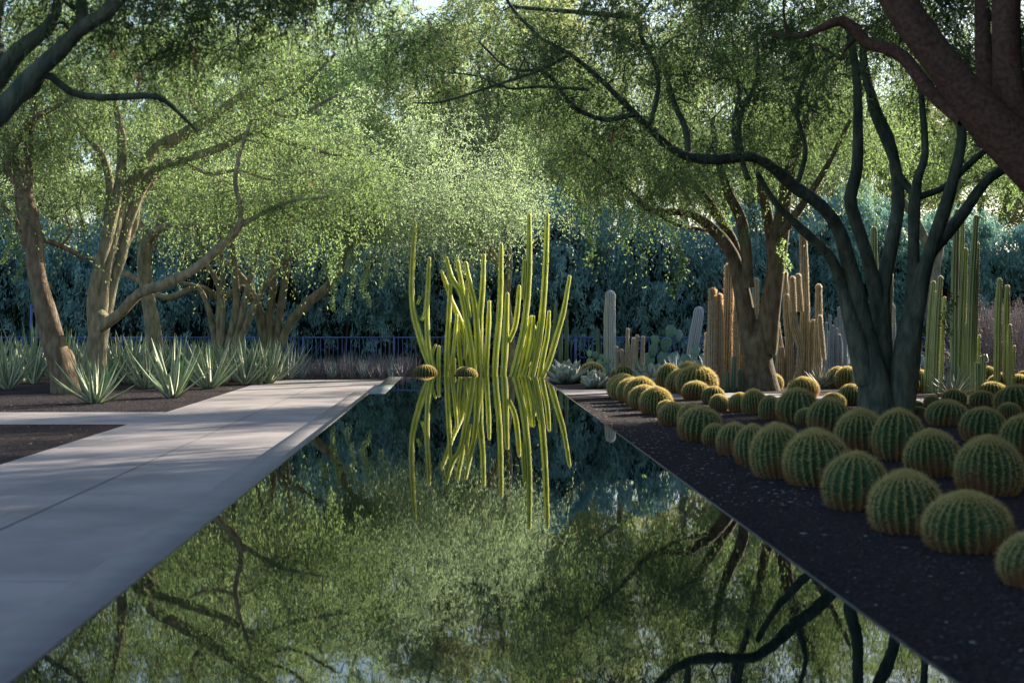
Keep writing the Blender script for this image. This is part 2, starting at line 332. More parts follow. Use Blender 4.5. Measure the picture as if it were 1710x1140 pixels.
scatter('fallen_leaves', 420, M['chip'], .010, .3, [(-5.3, -2.5, 7, 39, .5), (-5.36, -5.0, 8, 39, .5)], 1.8)
def floating():
    mb = MB(); n_ = 160; X = R.uniform(PL+.1, PR-.1, n_); Y = 6+30*R.uniform(0, 1, n_)**1.2; A = norm(np.stack([R.normal(size=n_), R.normal(size=n_), np.zeros(n_)], 1)); Sd = np.stack([-A[:, 1], A[:, 0], np.zeros(n_)], 1)
    P_ = np.stack([X, Y, np.full(n_, .004)], 1); l_ = R.uniform(.006, .016, n_)[:, None]; V = np.stack([P_-A*l_, P_+Sd*l_*.4, P_+A*l_, P_-Sd*l_*.4], 1).reshape(-1, 3)
    mb.add(V, np.arange(n_*4).reshape(-1, 4), 0, rnd=np.repeat(R.uniform(0, 1, n_), 4)); tag(mb.build('floating_leaflets', M['leaf_bright']), kind='stuff')
floating()
# ---------------------------------------------------------------- fence
fn = empty('metal_railing', (at(0, 562, 47.5).x-8, 47.5, GZ)); tag(fn, 'low blue steel railing with upright pickets in front of the hedge', 'railing')
fx0 = fn.location.x; FT = H-(562-VY)*47.5/F-GZ
posts = [(52+151.5*k-VX)*47.5/F for k in range(-3, 16)]
for i, x in enumerate(posts):
    b_ = MB(); hh = FT+.02 if i != 3 else FT+1.1; box(b_, x-fx0-.035, x-fx0+.035, -.035, .035, 0, hh); b_.build('post', M['fence'], fn)
    if i+1 < len(posts):
        x1 = posts[i+1]; b_ = MB(); box(b_, x-fx0+.035, x1-fx0-.035, -.02, .02, FT-.05, FT); b_.build('top_rail', M['fence'], fn)
        b_ = MB(); box(b_, x-fx0+.035, x1-fx0-.035, -.02, .02, .08, .12); b_.build('bottom_rail', M['fence'], fn)
        b_ = MB(); nn = 21
        for j in range(1, nn): q = x+(x1-x)*j/nn-fx0; box(b_, q-.011, q+.011, -.011, .011, .121, FT-.051)
        b_.build('picket_panel', M['fence'], fn)
# ---------------------------------------------------------------- hedge
def hedge():
    root = empty('hedge', (2, 52, GZ)); tag(root, 'tall feathery blue-green hedge of drooping plumes behind the blue railing', 'hedge')
    mb = MB()
    def surf(x, z): return .55*math.sin(x*1.7+z*.6)+.35*math.sin(x*3.9-z*1.3+1)+.3*math.sin(z*1.9+x*.5)
    def topz(x): return 5.7+.5*math.sin(x*.55+1)+.3*math.sin(x*1.6)+.15*math.sin(x*4.1)
    for layer, (n_, dy, sc) in enumerate(((3600, 0, 1.0), (2200, 1.2, 1.3))):
        for i in range(n_):
            x = rnd.uniform(-27, 27); tz = topz(x); z = .35+(tz-.35)*rnd.random()**.62
            y = surf(x, z)*.9+dy+rnd.uniform(-.35, .35)+(max(0, z-tz+1))**2*.8
            if layer == 0 and z < tz-1.2 and math.sin(x*2.3+1.3*math.sin(z*1.4))+math.sin(z*2.1+x*.7) < -.95: continue   # dark hollows between plumes
            kk = 46; L_ = rnd.uniform(.55, 1.15)*sc; a = rnd.uniform(-2.6, -.5)
            dr = Vector((math.cos(a)*.8, math.sin(a)*.8, .35)).normalized(); spd = rnd.uniform(.15, .3)
            t = np.linspace(.05, 1, kk)[:, None]
            P_ = np.array([x, y, z+.2])+np.array(dr)*t*L_*.6+np.array([0, 0, -.75*L_])*t**1.7+R.normal(size=(kk, 3))*spd*(.3+.7*t)*.55
            A_ = norm(np.array([[dr.x*.4, dr.y*.4, -1.0]])+R.normal(size=(kk, 3))*.4)
            bb = rnd.random()
            add_leaves(mb, P_, A_, R.uniform(.12, .28, kk), .045*sc, 0, np.clip(bb*.7+.3*R.uniform(0, 1, kk)+.25*(z/tz-.6), 0, 1))  # plumes paler with height, light on the hedge top painted in
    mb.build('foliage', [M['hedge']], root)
    sb = MB()
    for i in range(60):
        x = -27+54*i/60+rnd.uniform(-.3, .3); h_ = topz(x)
        tube(sb, [(x, 1.2, 0, .07), (x+rnd.uniform(-.3,.3), 1.3, h_*.5, .05), (x+rnd.uniform(-.6,.6), 1.2, h_*.9, .02)], 6, 0, .6)
    sb.build('stems', M['twig'], root)
    # uneven closed body, coloured near-black to paint in the hedge's unlit interior
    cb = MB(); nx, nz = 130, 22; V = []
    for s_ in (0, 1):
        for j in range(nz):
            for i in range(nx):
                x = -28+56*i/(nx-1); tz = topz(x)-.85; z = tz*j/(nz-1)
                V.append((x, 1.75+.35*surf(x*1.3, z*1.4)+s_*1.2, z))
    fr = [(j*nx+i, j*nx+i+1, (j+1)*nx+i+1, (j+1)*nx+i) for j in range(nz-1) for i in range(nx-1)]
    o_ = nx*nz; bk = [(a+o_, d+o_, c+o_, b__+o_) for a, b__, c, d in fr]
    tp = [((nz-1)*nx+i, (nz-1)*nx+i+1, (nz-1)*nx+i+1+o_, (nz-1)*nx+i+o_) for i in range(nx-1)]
    cb.add(V, fr+bk+tp); cb.build('inner_shade_mass', mat('hedge inner shade', (.008,.018,.02), (.02,.04,.04), scale=4, rough=1, spec=0), root)
hedge()
# ---------------------------------------------------------------- ribbed stems
def ribbed(rows, ribs=7, depth=.32, m=None, spine=None, slen=.02, sden=1.0, parent=None, name='stem', crest=.82, origin=(0,0,0), nper=3, sw=.0035):
    Q = catmull(rows, .12); P = Q[:, :3]-np.array(origin); r = Q[:, 3]
    L = np.concatenate([[0], np.cumsum(np.linalg.norm(np.diff(P, axis=0), axis=1))]); tot = L[-1]
    # rounded tip
    d = P[-1]-P[-2]; d /= np.linalg.norm(d)+1e-9; rt = r[-1]; ex = [(.35,.94),(.65,.78),(.88,.5),(1.0,.18)]
    P = np.vstack([P]+[P[-1]+d*rt*a*1.15 for a, _ in ex]); r = np.concatenate([r, [rt*b_ for _, b_ in ex]])
    T, U, W = frames(P); m_ = ribs*6; th = np.arange(m_)*2*PI/m_; ph = (ribs*th) % (2*PI); c = .5+.5*np.cos(ph)
    wob = 1+.035*np.sin(np.arange(len(P))*.9+rnd.random()*6)+.02*np.sin(np.arange(len(P))*2.3)
    rad = (1-depth+depth*c**1.2)[None]*(r*wob)[:, None]
    V = P[:, None]+U[:, None]*(rad*np.cos(th))[..., None]+W[:, None]*(rad*np.sin(th))[..., None]
    mb = MB(); cr = np.tile((c > crest).astype(np.float32), len(P)); mb.add(V.reshape(-1, 3), grid_faces(len(P), m_), 0, crest=cr)
    a = V[-1]; mb.add(np.vstack([a, P[-1]+T[-1]*.004]), [(i, (i+1) % m_, m_) for i in range(m_)], 0, crest=1.0)
    mats = [m]
    if spine:
        mats.append(spine); k = np.arange(ribs)*6; step = max(.012, .05/sden); nn = max(3, int((tot+rt)/step))
        s_ = np.linspace(0, len(P)-1.01, nn); i0 = s_.astype(int); f = (s_-i0)[:, None, None]
        PT = V[i0][:, k]*(1-f)+V[i0+1][:, k]*f; NN = PT-(P[i0]*(1-f[:, :, 0])+P[i0+1]*f[:, :, 0])[:, None]
        PT = np.repeat(PT.reshape(-1, 3), nper, 0); NN = norm(np.repeat(NN.reshape(-1, 3), nper, 0)); q = len(PT)
        Dv = norm(NN+R.normal(size=(q, 3))*.55); l_ = slen*R.uniform(.5, 1.3, q)[:, None]; sd_ = norm(np.cross(Dv, rnd_unit(q)))*sw
        X = np.stack([PT-sd_-NN*.004, PT+sd_-NN*.004, PT+Dv*l_], 1).reshape(-1, 3); mb.add(X, np.arange(q*3).reshape(-1, 3), 1, rnd=np.repeat(R.uniform(0, 1, q), 3))
    return mb.build(name, mats, parent, smooth=True)
def cactus(name, label, base_px, D, stems, ribs, m, spine, depth=.3, slen=.025, sden=1.0, group=None, cat='cactus', nper=3, rs=.88, jit=.25, sw=.0035, crest=.82):
    bx_ = (base_px-VX)*D/F; root = empty(name, (bx_, D, GZ)); o = (bx_, D, GZ)
    for st in stems:
        dd = rnd.uniform(-jit, jit) if not isinstance(st[0], (int, float)) else st[0]
        pts = st[1:] if isinstance(st[0], (int, float)) else st
        Dk = D+dd; rows = []
        for (x, y, r) in pts:
            q = at(x, y, Dk); rows.append((q.x, q.y+rnd.uniform(-.03, .03), max(q.z, GZ-.05), r*rs*Dk/F))
        ribbed(rows, ribs, depth, m, spine, slen, sden, root, 'stem', crest, o, nper, sw)
    return tag(root, label, cat, group)
BY = 630
# pool-end clump (three plants)
PG = 'tall yellow-green columnar cacti at the end of the pool'
cactus('columnar_cactus', 'yellow-green columnar cactus forked like a tuning fork, left end of the clump beyond the pool', 725, 40.6, [
 [(727,632,4.5),(713,600,6),(700,560,6.5),(690,520,6),(687,480,5.6),(689,430,5.3),(693,375,3.8)],
 [(704,535,3.5),(710,520,4),(714,490,5),(716,450,4.6),(717,432,3.2)],
 [(725,632,5),(718,595,5.5),(714,560,5.5),(713,525,5),(714,490,5)],
 [(697,508,3),(701,498,3.6),(700,496,3)],
 [(733,634,4),(732,600,4.5),(733,580,3.5)],
 [(727,615,2.5),(722,595,3.2),(727,577,3)]], 5, M['post'], M['white_spine'], .5, .014, .6, PG, crest=.93)
cactus('columnar_cactus', 'fullest many-stemmed yellow-green columnar cactus, middle of the clump at the pool end', 790, 41.4, [
 [(745,634,5),(747,590,6),(749,540,5.5),(752,476,3.8)],
 [(754,634,4.5),(756,600,4.5),(760,560,4),(763,527,3)],
 [(786,634,6),(780,590,6.5),(772,545,6),(755,505,5),(747,480,5),(738,455,3.6)],
 [(793,634,6),(787,580,6.5),(778,530,6),(770,490,5.5),(755,465,5),(746,432,3.6)],
 [(775,500,4),(770,470,4.8),(766,450,4.6),(764,434,3.6)],
 [(800,634,5),(797,560,6),(793,510,5.5),(785,475,5),(778,440,3.8)],
 [(785,530,4),(780,495,4.5),(780,470,3.5)],
 [(801,636,7),(801,580,7),(802,530,6),(806,480,5.5),(808,428,4)],
 [(811,636,6),(813,590,5),(816,540,4.8),(817,505,3.6)],
 [(758,625,3.5),(759,600,3.2)],
 [(770,612,5),(767,580,5),(766,545,3.5)],[(777,600,5),(778,570,4.5),(776,550,3)],
 [(826,634,6),(828,590,6),(833,540,5.8),(836,480,5.4),(837,410,4)]],
 5, M['post'], M['white_spine'], .5, .014, .6, PG, crest=.93)
cactus('columnar_cactus', 'yellow-green columnar cactus with the two tallest stems, right end of the pool-end clump', 880, 40.8, [
 [(840,636,6),(843,590,6.5),(845,540,6),(847,492,4)],
 [(850,570,4),(860,545,5),(865,510,5),(867,480,4)],
 [(855,636,7),(866,590,7),(876,540,6.5),(882,480,6.2),(884,420,5.8),(884,360,4)],
 [(873,500,4),(875,460,4.8),(876,437,3.8)],
 [(868,636,6),(878,590,6),(884,550,5),(887,530,3.6)],
 [(874,632,5),(884,590,5),(890,560,4.5),(891,530,3.2)],
 [(868,640,4),(880,610,4.5),(893,580,4.5),(900,540,3.5)],
 [(886,636,7),(896,590,7),(904,540,6.5),(909,480,6),(912,420,5.5),(914,360,4)],
 [(900,636,5),(908,590,5),(914,560,4.8),(917,522,3.6)],
 [(905,640,4),(918,600,5.5),(930,560,5.5),(941,520,5),(951,463,3.6)],
 [(894,560,3),(892,545,3.6),(882,532,3)]], 5, M['post'], M['white_spine'], .5, .014, .6, PG, crest=.93)
cactus('columnar_cactus', 'slim dark green columnar cactus in shade just right of the pool-end clump', 935, 44, [
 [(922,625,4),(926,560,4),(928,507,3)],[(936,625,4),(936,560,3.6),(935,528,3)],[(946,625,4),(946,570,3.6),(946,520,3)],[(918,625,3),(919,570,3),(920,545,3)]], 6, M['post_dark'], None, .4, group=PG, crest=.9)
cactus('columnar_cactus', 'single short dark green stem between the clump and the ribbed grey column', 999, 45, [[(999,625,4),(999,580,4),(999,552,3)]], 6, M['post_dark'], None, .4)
cactus('saguaro', 'tall blue-grey ribbed saguaro column in front of the hedge, the left one', 1018, 45, [[(1018,632,11),(1018,580,11.5),(1018,530,11),(1019,495,10)]], 17, M['post_blue'], M['white_spine'], .16, .02, .8, 'blue-grey saguaro columns', crest=.75)
cactus('saguaro', 'shorter blue-grey saguaro column leaning right behind the prickly pears', 1158, 46, [[(1152,630,10),(1157,580,10.5),(1164,540,10.5),(1167,521,9.5)]], 17, M['post_blue'], M['white_spine'], .16, .02, .8, 'blue-grey saguaro columns', crest=.75)
# small hairy pale cluster
cactus('cluster_cactus', 'small cluster of slim hairy tan stems with glowing edges behind the first golden barrels', 1050, 37.5, [
 [(1030,645,4),(1030,610,4),(1029,581,3)],[(1041,648,4.5),(1040,610,4.5),(1038,586,3)],[(1046,648,4),(1047,600,4),(1048,551,2.8)],
 [(1056,640,4),(1055,600,3.6),(1058,567,3)],[(1058,650,4.5),(1060,610,4.5),(1064,562,3)],[(1074,650,4),(1073,610,4),(1074,564,3)],[(1063,648,3),(1066,630,3)]],
 10, M['post_tan'], M['white_spine'], .2, .022, 2.0, nper=5)
# big hairy orange-lit group
cactus('columnar_cactus', 'group of thick hairy brown columns with orange glowing spines beside the brown trunk', 1210, 35.5, [
 [(1189,645,9),(1189,600,9.5),(1190,540,9.5),(1190,488,7.5)],[(1204,648,8),(1203,600,8),(1202,540,8),(1201,496,6)],
 [(1213,648,10),(1214,590,11),(1216,520,11),(1218,448,8.5)],[(1227,648,7),(1229,590,7),(1230,530,7),(1231,500,5)],
 [(1240,648,9),(1239,590,9.5),(1237,530,9),(1236,492,7)],[(1183,645,7),(1182,600,7),(1183,560,6)],[(1206,655,8),(1198,620,7.5),(1197,592,6)],[(1250,645,8),(1252,590,8),(1252,560,7)]],
 12, M['post_tan'], M['orange_spine'], .3, .05, 1.4, rs=.78, jit=.7, group='hairy brown columnar cacti', nper=5, sw=.005)
cactus('columnar_cactus', 'three short dark green ribbed stems at the foot of the hairy brown columns', 1222, 33.5, [
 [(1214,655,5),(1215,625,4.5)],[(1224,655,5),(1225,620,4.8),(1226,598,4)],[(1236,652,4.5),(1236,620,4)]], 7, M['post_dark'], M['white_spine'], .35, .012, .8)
cactus('columnar_cactus', 'tall tan cactus with one very tall stem and curved arms between two big trunks', 1338, 36, [
 [(1342,655,9),(1343,600,9.5),(1344,540,9.5),(1343,470,8.5),(1341,400,7.5),(1340,385,6.5)],
 [(1318,655,8),(1319,610,9),(1318,560,8.5),(1314,520,7.5),(1313,496,6)],
 [(1330,650,7),(1337,590,7),(1335,570,8),(1326,540,8),(1324,490,7),(1323,482,6)],
 [(1308,650,7),(1306,600,7),(1300,560,6),(1298,540,5)],[(1316,520,6),(1313,490,7),(1310,465,6.5),(1311,458,5)],
 [(1326,520,5),(1324,490,6),(1324,466,5)],[(1337,520,6),(1334,490,6.5),(1333,462,5.5)],
 [(1362,655,8),(1366,600,8.5),(1367,540,7.5),(1367,480,6)],[(1354,650,7),(1356,600,7),(1358,560,7),(1358,538,5)],[(1301,650,8),(1303,610,9),(1304,585,7)],
 [(1376,600,4),(1372,560,5),(1370,530,4)]],
 12, M['post_tan'], M['white_spine'], .28, .026, 1.8, rs=.8, jit=.6, group='hairy brown columnar cacti', nper=5)
cactus('columnar_cactus', 'bundle of thin pale blue-grey stems left of the dark many-stemmed trunk', 1395, 42, [
 [(x, 625, 3.6), (x+rnd.uniform(-1,1), 580, 3.4), (x+rnd.uniform(-3,3), t_, 2.6)] for x, t_ in ((1378,540),(1382,555),(1387,528),(1391,545),(1395,532),(1398,550),(1402,515),(1406,530),(1409,523),(1412,545),(1384,560),(1404,560))],
 7, M['post_blue'], M['white_spine'], .35, .012, .9, cat='cactus', jit=.5)
# green posts on the right
GP = 'green columnar cacti on the right side of the bed'
def posts_(label, base, D, st, ribs=7, **k): return cactus('columnar_cactus', label, base, D, [[(b0, 660, r), ((b0+x)/2+rnd.uniform(-1,1), (600+t_)/2, r*1.02), (x, t_+8, r*.72)] for b0, x, t_, r in st], ribs, M['post_green'], M['white_spine'], .42, .014, 1.0, GP, crest=.88, **k)
posts_('tall green ribbed post seen through the fork of the dark trunk', 1460, 33, [(1459,1460,376,8)])
posts_('green ribbed stems half hidden by the dark trunk, left of it', 1430, 34, [(1430,1430,450,7),(1440,1437,480,6)])
posts_('slender green post standing right of the tall post inside the dark trunk fork', 1483, 32, [(1476,1487,450,6),(1484,1489,452,5)])
posts_('leaning green stem just right of the dark trunk', 1520, 34, [(1528,1518,520,5),(1534,1534,608,4)])
posts_('cluster of four mid-height green posts leaning right beyond the dark trunk', 1560, 33, [(1547,1559,465,6),(1556,1565,480,5),(1560,1571,457,6.5),(1571,1577,490,4)])
posts_('tallest green cluster of posts on the right', 1600, 32, [(1592,1598,346,7),(1601,1607,360,6),(1603,1612,411,7),(1612,1615,534,5),(1618,1630,356,7),(1625,1632,400,6),(1633,1635,553,3.5),(1610,1606,430,6)])
posts_('two short green stems right of the spiky green agave', 1640, 31, [(1641,1646,592,6),(1632,1634,613,5)])
posts_('cluster of green posts nearest the right edge of the bed', 1675, 34, [(1665,1669,461,6.5),(1679,1682,472,6),(1686,1687,536,4),(1690,1693,570,4.5)])
cactus('saguaro', 'grey rounded column glimpsed in the gap of the dark trunk', 1490, 40, [[(1489,620,8),(1489,560,8),(1489,513,6)]], 15, M['post_blue'], M['white_spine'], .15, .02, .8, 'blue-grey saguaro columns')
cactus('columnar_cactus', 'single tan hairy tall stem right behind the twin-trunk brown tree', 1262, 40, [[(1262,640,7),(1262,560,7),(1262,470,6)]], 12, M['post_tan'], M['white_spine'], .15, .02, 1.0, 'hairy brown columnar cacti')
# ---------------------------------------------------------------- barrels
def barrel_meshes(seed, ribs, squat):
    rg = random.Random(seed); rows = 22; m_ = ribs*5; th = np.arange(m_)*2*PI/m_; c = .5+.5*np.cos((ribs*th) % (2*PI))
    ph = np.linspace(math.radians(-42), math.radians(88), rows); r0 = .33
    Z = np.sin(ph)*r0*squat; RR = np.cos(ph)*r0
    Z0 = Z[0]; dep = .21*np.clip(np.cos(ph)*1.6, 0, 1)
    rad = RR[:, None]*(1-dep[:, None]*(1-c[None]**.8)); V = np.stack([rad*np.cos(th), rad*np.sin(th), np.broadcast_to((Z-Z0)[:, None], rad.shape)], -1)
    br = np.clip(1.35-((Z-Z0)/(2*r0*squat))[:, None]*3.6+.35*np.sin(th*2+seed)[None]+.2*np.sin(th*5+seed*2)[None], 0, 1)
    mb = MB(); mb.add(V.reshape(-1, 3), grid_faces(rows, m_), 0, brown=br.ravel())
    mb.add(np.vstack([V[-1], [[0, 0, (Z[-1]-Z0)]]]), [(i, (i+1) % m_, m_) for i in range(m_)], 0, brown=.6)
    me = mb.mesh('barrel_body', [M['barrel']], True)
    # spines
    k = np.arange(ribs)*5; ns = 30; s_ = np.linspace(.2, rows-1.01, ns)
    i0 = s_.astype(int); f = (s_-i0)[:, None, None]; PT = (V[i0][:, k]*(1-f)+V[i0+1][:, k]*f).reshape(-1, 3); bb = (br[i0][:, k]).ravel()
    ctr = np.array([0, 0, -Z0]); NN = norm((PT-ctr)*np.array([1, 1, 1/squat**2])); nper = 12
    PT = np.repeat(PT, nper, 0); NN = np.repeat(NN, nper, 0); bb = np.repeat(bb, nper); q = len(PT)
    Dv = norm(NN*.75+R.normal(size=(q, 3))*.62); l_ = .052*R.uniform(.5, 1.3, q)[:, None]; sd_ = norm(np.cross(Dv, rnd_unit(q)))*.0026
    X = np.stack([PT-sd_-NN*.002, PT+sd_-NN*.002, PT+Dv*l_], 1)
    # crown wool: short dense spines
    nq = 1500; a = R.uniform(0, 2*PI, nq); rr = .085*np.sqrt(R.uniform(0, 1, nq)); Pw = np.stack([rr*np.cos(a), rr*np.sin(a), np.full(nq, Z[-1]-Z0-.004)-rr**2*1.1], 1)
    Dw = norm(R.normal(size=(nq, 3))*.45+np.array([0, 0, 1])); sw_ = norm(np.cross(Dw, rnd_unit(nq)))*.0022
    Xw = np.stack([Pw-sw_, Pw+sw_, Pw+Dw*.035*R.uniform(.5, 1.2, nq)[:, None]], 1)
    sb = MB(); sb.add(X.reshape(-1, 3), np.arange(q*3).reshape(-1, 3), 0, rnd=np.repeat(R.uniform(0, 1, q), 3), brown=np.repeat(np.clip(bb*.8, 0, 1), 3))
    sb.add(Xw.reshape(-1, 3), np.arange(nq*3).reshape(-1, 3), 0, rnd=np.repeat(R.uniform(0, .6, nq), 3), brown=0.0)
    return me, sb.mesh('barrel_spines', [M['spine']]), (Z[-1]-Z0)
BM = [barrel_meshes(3, 26, .92), barrel_meshes(8, 22, .86), barrel_meshes(14, 29, .98), barrel_meshes(21, 20, 1.0), barrel_meshes(33, 24, .8)]
def barrel(cx, top, base, wd, label):
    D = gd(base)+wd*gd(base)/F*.36; x = (cx-VX)*D/F; sc = wd*D/F/.735
    me, sp, hz = BM[rnd.randrange(5)]
    want = (gd(base)*0+((base-top)*D/F)) ; zs = min(1.25, max(.75, (want-.0)/(hz*sc)*1.0)) if base-top < wd*1.1 else 1.0
    root = empty('barrel_cactus', (x, D, GZ-.01), rnd.uniform(0, 6)); root.scale = (sc, sc, sc*zs)
    root.rotation_euler = (rnd.uniform(-.11, .11), rnd.uniform(-.11, .11), rnd.uniform(0, 6.28))
    for nm, m_ in (('body', me), ('spines', sp)):
        o = bpy.data.objects.new(nm, m_); C.objects.link(o); o.parent = root
    return tag(root, label, 'barrel cactus', 'golden barrel cacti in the dark gravel')
BR = [
(1038,626,664,56,'golden barrel cactus at the far left tip of the poolside row beside the cross path'),
(1045,629,667,58,'second of the four sunlit overlapping golden barrels at the far tip of the poolside row'),
(1056,633,672,60,'third of the four sunlit overlapping golden barrels at the far tip of the poolside row'),
(1068,632,677,62,'fourth and widest of the sunlit overlapping barrels at the far tip of the poolside row'),
(1075,645,684,58,'golden barrel with a yellow top just in front of the four overlapping sunlit ones'),
(1096,648,692,60,'round orange-based golden barrel, last sunlit one of the poolside row before the shade'),
(1112,669,695,36,'small greyish barrel cactus peeping out between the last sunlit one and the shaded ones'),
(1122,665,711,50,'dark green shaded barrel right in front of the small greyish one'),
(1155,668,718,54,'shaded barrel with an orange-tinged top tucked behind the big brown-ribbed one'),
(1168,682,738,80,'wide shaded barrel with brown ribs standing nearest the pool mid-row'),
(1195,708,744,46,'small low barrel squeezed between the wide brown-ribbed one and the next row-mates'),
(1228,702,762,66,'green barrel right of the small low one in the poolside row'),
(1260,704,778,70,'green barrel overlapped by a larger yellow-topped one in the poolside row'),
(1303,708,800,100,'large barrel with a yellowish crown, fifth nearest in the poolside row'),
(1367,725,813,118,'very broad barrel with brown scarred front, fourth nearest in the poolside row'),
(1428,762,853,118,'round barrel with bright vertical ribs, third nearest in the poolside row'),
(1516,796,893,132,'big barrel with tan dead patches at its base, second nearest in the poolside row'),
(1616,832,925,155,'largest and nearest whole barrel cactus, lower right of the bed'),
(1735,897,985,145,'barrel cut off by the right edge of the photo, nearest of all'),
(1201,659,686,36,'tiny bright-rimmed barrel standing alone on the gravel between two larger ones'),
(1190,646,674,44,'dark green barrel with a sunlit right side behind the tiny bright-rimmed one'),
(1162,638,668,52,'sunlit barrel with white spiny top in front of the very wide sunlit one'),
(1162,612,660,76,'very wide sunlit barrel with brilliant white rim, biggest of the far ones'),
(1135,618,657,52,'sunlit barrel half hidden at the left of the very wide white-rimmed one'),
(1118,609,648,46,'barrel farther back, left of the very wide white-rimmed one'),
(1040,611,640,46,'dull green barrel at the foot of the small hairy tan cluster'),
(1150,605,640,42,'barrel peeking over the very wide white-rimmed one'),
(1237,637,688,45,'tall oval barrel immediately left of the foot of the brown trunk'),
(1261,650,692,47,'round barrel in front of the brown trunk foot'),
(1286,661,701,42,'narrow shaded barrel right of the one at the brown trunk foot'),
(1332,651,706,76,'broad dark barrel standing highest of the second row, left of the dark trunk'),
(1345,682,710,42,'low barrel hidden between two broad dark ones in the second row'),
(1383,667,724,76,'broad dark barrel just left of the dark trunk foot'),
(1438,675,755,90,'large dark barrel in front of the dark trunk foot'),
(1500,688,770,94,'large dark barrel right in front of the dark trunk, with pale curving ribs'),
(1560,709,797,98,'large green barrel with yellow rim, centre of the right part of the bed'),
(1652,736,828,118,'very large dark green barrel right of centre in the second row'),
(1580,670,712,76,'dark barrel with sun-tipped right shoulder behind the large green yellow-rimmed one'),
(1640,683,738,82,'dark barrel in the third row, right of the sun-tipped one'),
(1712,696,760,90,'barrel with golden top edge cut by the right side of the photo'),
(1686,673,699,42,'small round barrel near the right edge of the photo in the third row'),
(1640,653,681,48,'round brown-green barrel in the fourth row below the short green stems'),
(1700,657,690,80,'wide low barrel at the right edge behind the small round one'),
(1593,657,676,46,'flat low barrel under the spiky green agave'),
(1556,660,678,30,'small fuzzy pale barrel on the edge of the cross path'),
(1512,664,687,30,'small barrel touching the right side of the dark trunk foot'),
(1532,669,679,20,'tiniest barrel, right of the one touching the dark trunk'),
(1535,679,692,28,'small low barrel peeping out left of the sun-tipped one'),
(1392,656,680,42,'small dark barrel seen over the top of two broad ones left of the dark trunk'),
(1420,643,677,48,'glowing orange-gold barrel touching the left side of the dark trunk'),
(1416,614,648,46,'right barrel of the sunlit far pair, partly hidden by the dark trunk'),
(1400,614,646,42,'left barrel of the sunlit pair far behind beside the blue-grey stems'),
(1342,631,664,56,'golden-rimmed barrel in front of the tall tan cactus'),
(1293,613,650,34,'backlit golden barrel just right of the brown trunk'),
(1518,624,655,38,'greener barrel of the pair right of the dark trunk, left one'),
(1538,618,653,44,'golden barrel of the pair right of the dark trunk, right one'),
(1674,624,650,50,'brilliant gold sunlit barrel near the right edge beyond the cross path'),
(1702,626,650,40,'sunlit barrel right of the brilliant gold one at the photo edge'),
(1652,613,640,34,'gold-rimmed barrel behind the short green stems'),
(1657,644,663,50,'low fuzzy barrel just below the brilliant gold one'),
(1698,649,668,44,'low barrel at the right edge below the sunlit pair'),
(1710,620,640,26,'farthest small barrel at the extreme right edge'),
(990,606,636,46,'golden glowing barrel behind the grey-green agave rosette'),
(710,610,634,44,'golden barrel at the left end of the cactus clump behind the pool'),
(778,613,634,40,'golden barrel under the middle of the cactus clump behind the pool'),
(787,603,630,28,'small golden barrel just behind and right of the middle one in the clump'),
]
for b_ in BR: barrel(*b_)
# ---------------------------------------------------------------- rosettes
def rosette_mesh(seed, nl, hgt, wd, lw, spread=(12, 75), curl=.25, thick=.18, segs=7, keel=.35, tipw=.04, bend=0.0, prof='aloe'):
    """one object: upward curving channelled leaves with pale margins"""
    rg = random.Random(seed); mb = MB()
    for i in range(nl):
        f = (i+.5)/nl; az = i*2.39996+rg.uniform(-.25, .25); el = math.radians(90-(spread[0]+(spread[1]-spread[0])*f**.9)+rg.uniform(-6, 6))
        L = hgt*rg.uniform(.82, 1.1)*(1.0 if f < .7 else .92); w0 = lw*rg.uniform(.85, 1.15)
        d = np.array([math.cos(az)*math.cos(el), math.sin(az)*math.cos(el), math.sin(el)]); side = np.array([-math.sin(az), math.cos(az), 0.]); up = np.cross(side, d)*-1
        if up[2] < 0: up = -up
        cu = curl*rg.uniform(.5, 1.4)*L*(.4+f); lat = rg.uniform(-.1, .1)*L; rows = []
        for s_ in range(segs+1):
            t = s_/segs; P_ = d*L*t+np.array([0, 0, cu*t*t*(1 if bend == 0 else 1-2*bend*t)])+side*lat*t*t+np.array([math.cos(az), math.sin(az), 0])*.03*wd
            if prof == 'aloe': w_ = w0*(1-t)**.75*(1-.15*(1-t)**3)+.002
            else: w_ = w0*(.62+1.25*t-1.0*t*t if t < .62 else max(.0, 1.01*(1-(t-.62)/.38)**.75))+.002
            n_ = up*w_*keel; tk = -up*w_*thick
            rows += [P_-side*w_/2+n_*.5, P_-side*w_*.43+n_*.42, P_, P_+side*w_*.43+n_*.42, P_+side*w_/2+n_*.5, P_+tk*1.6]
        cr = np.tile(np.array([1, 0, 0, 0, 1, 0], np.float32), segs+1)
        if prof != 'aloe': cr = cr*.7; cr[-6:] = 1
        mb.add(rows, grid_faces(segs+1, 6), 0, crest=cr)
    return mb
def rosette_set(seeds, m, **k): return [rosette_mesh(s_, **k).mesh('rosette', [m]) for s_ in seeds]
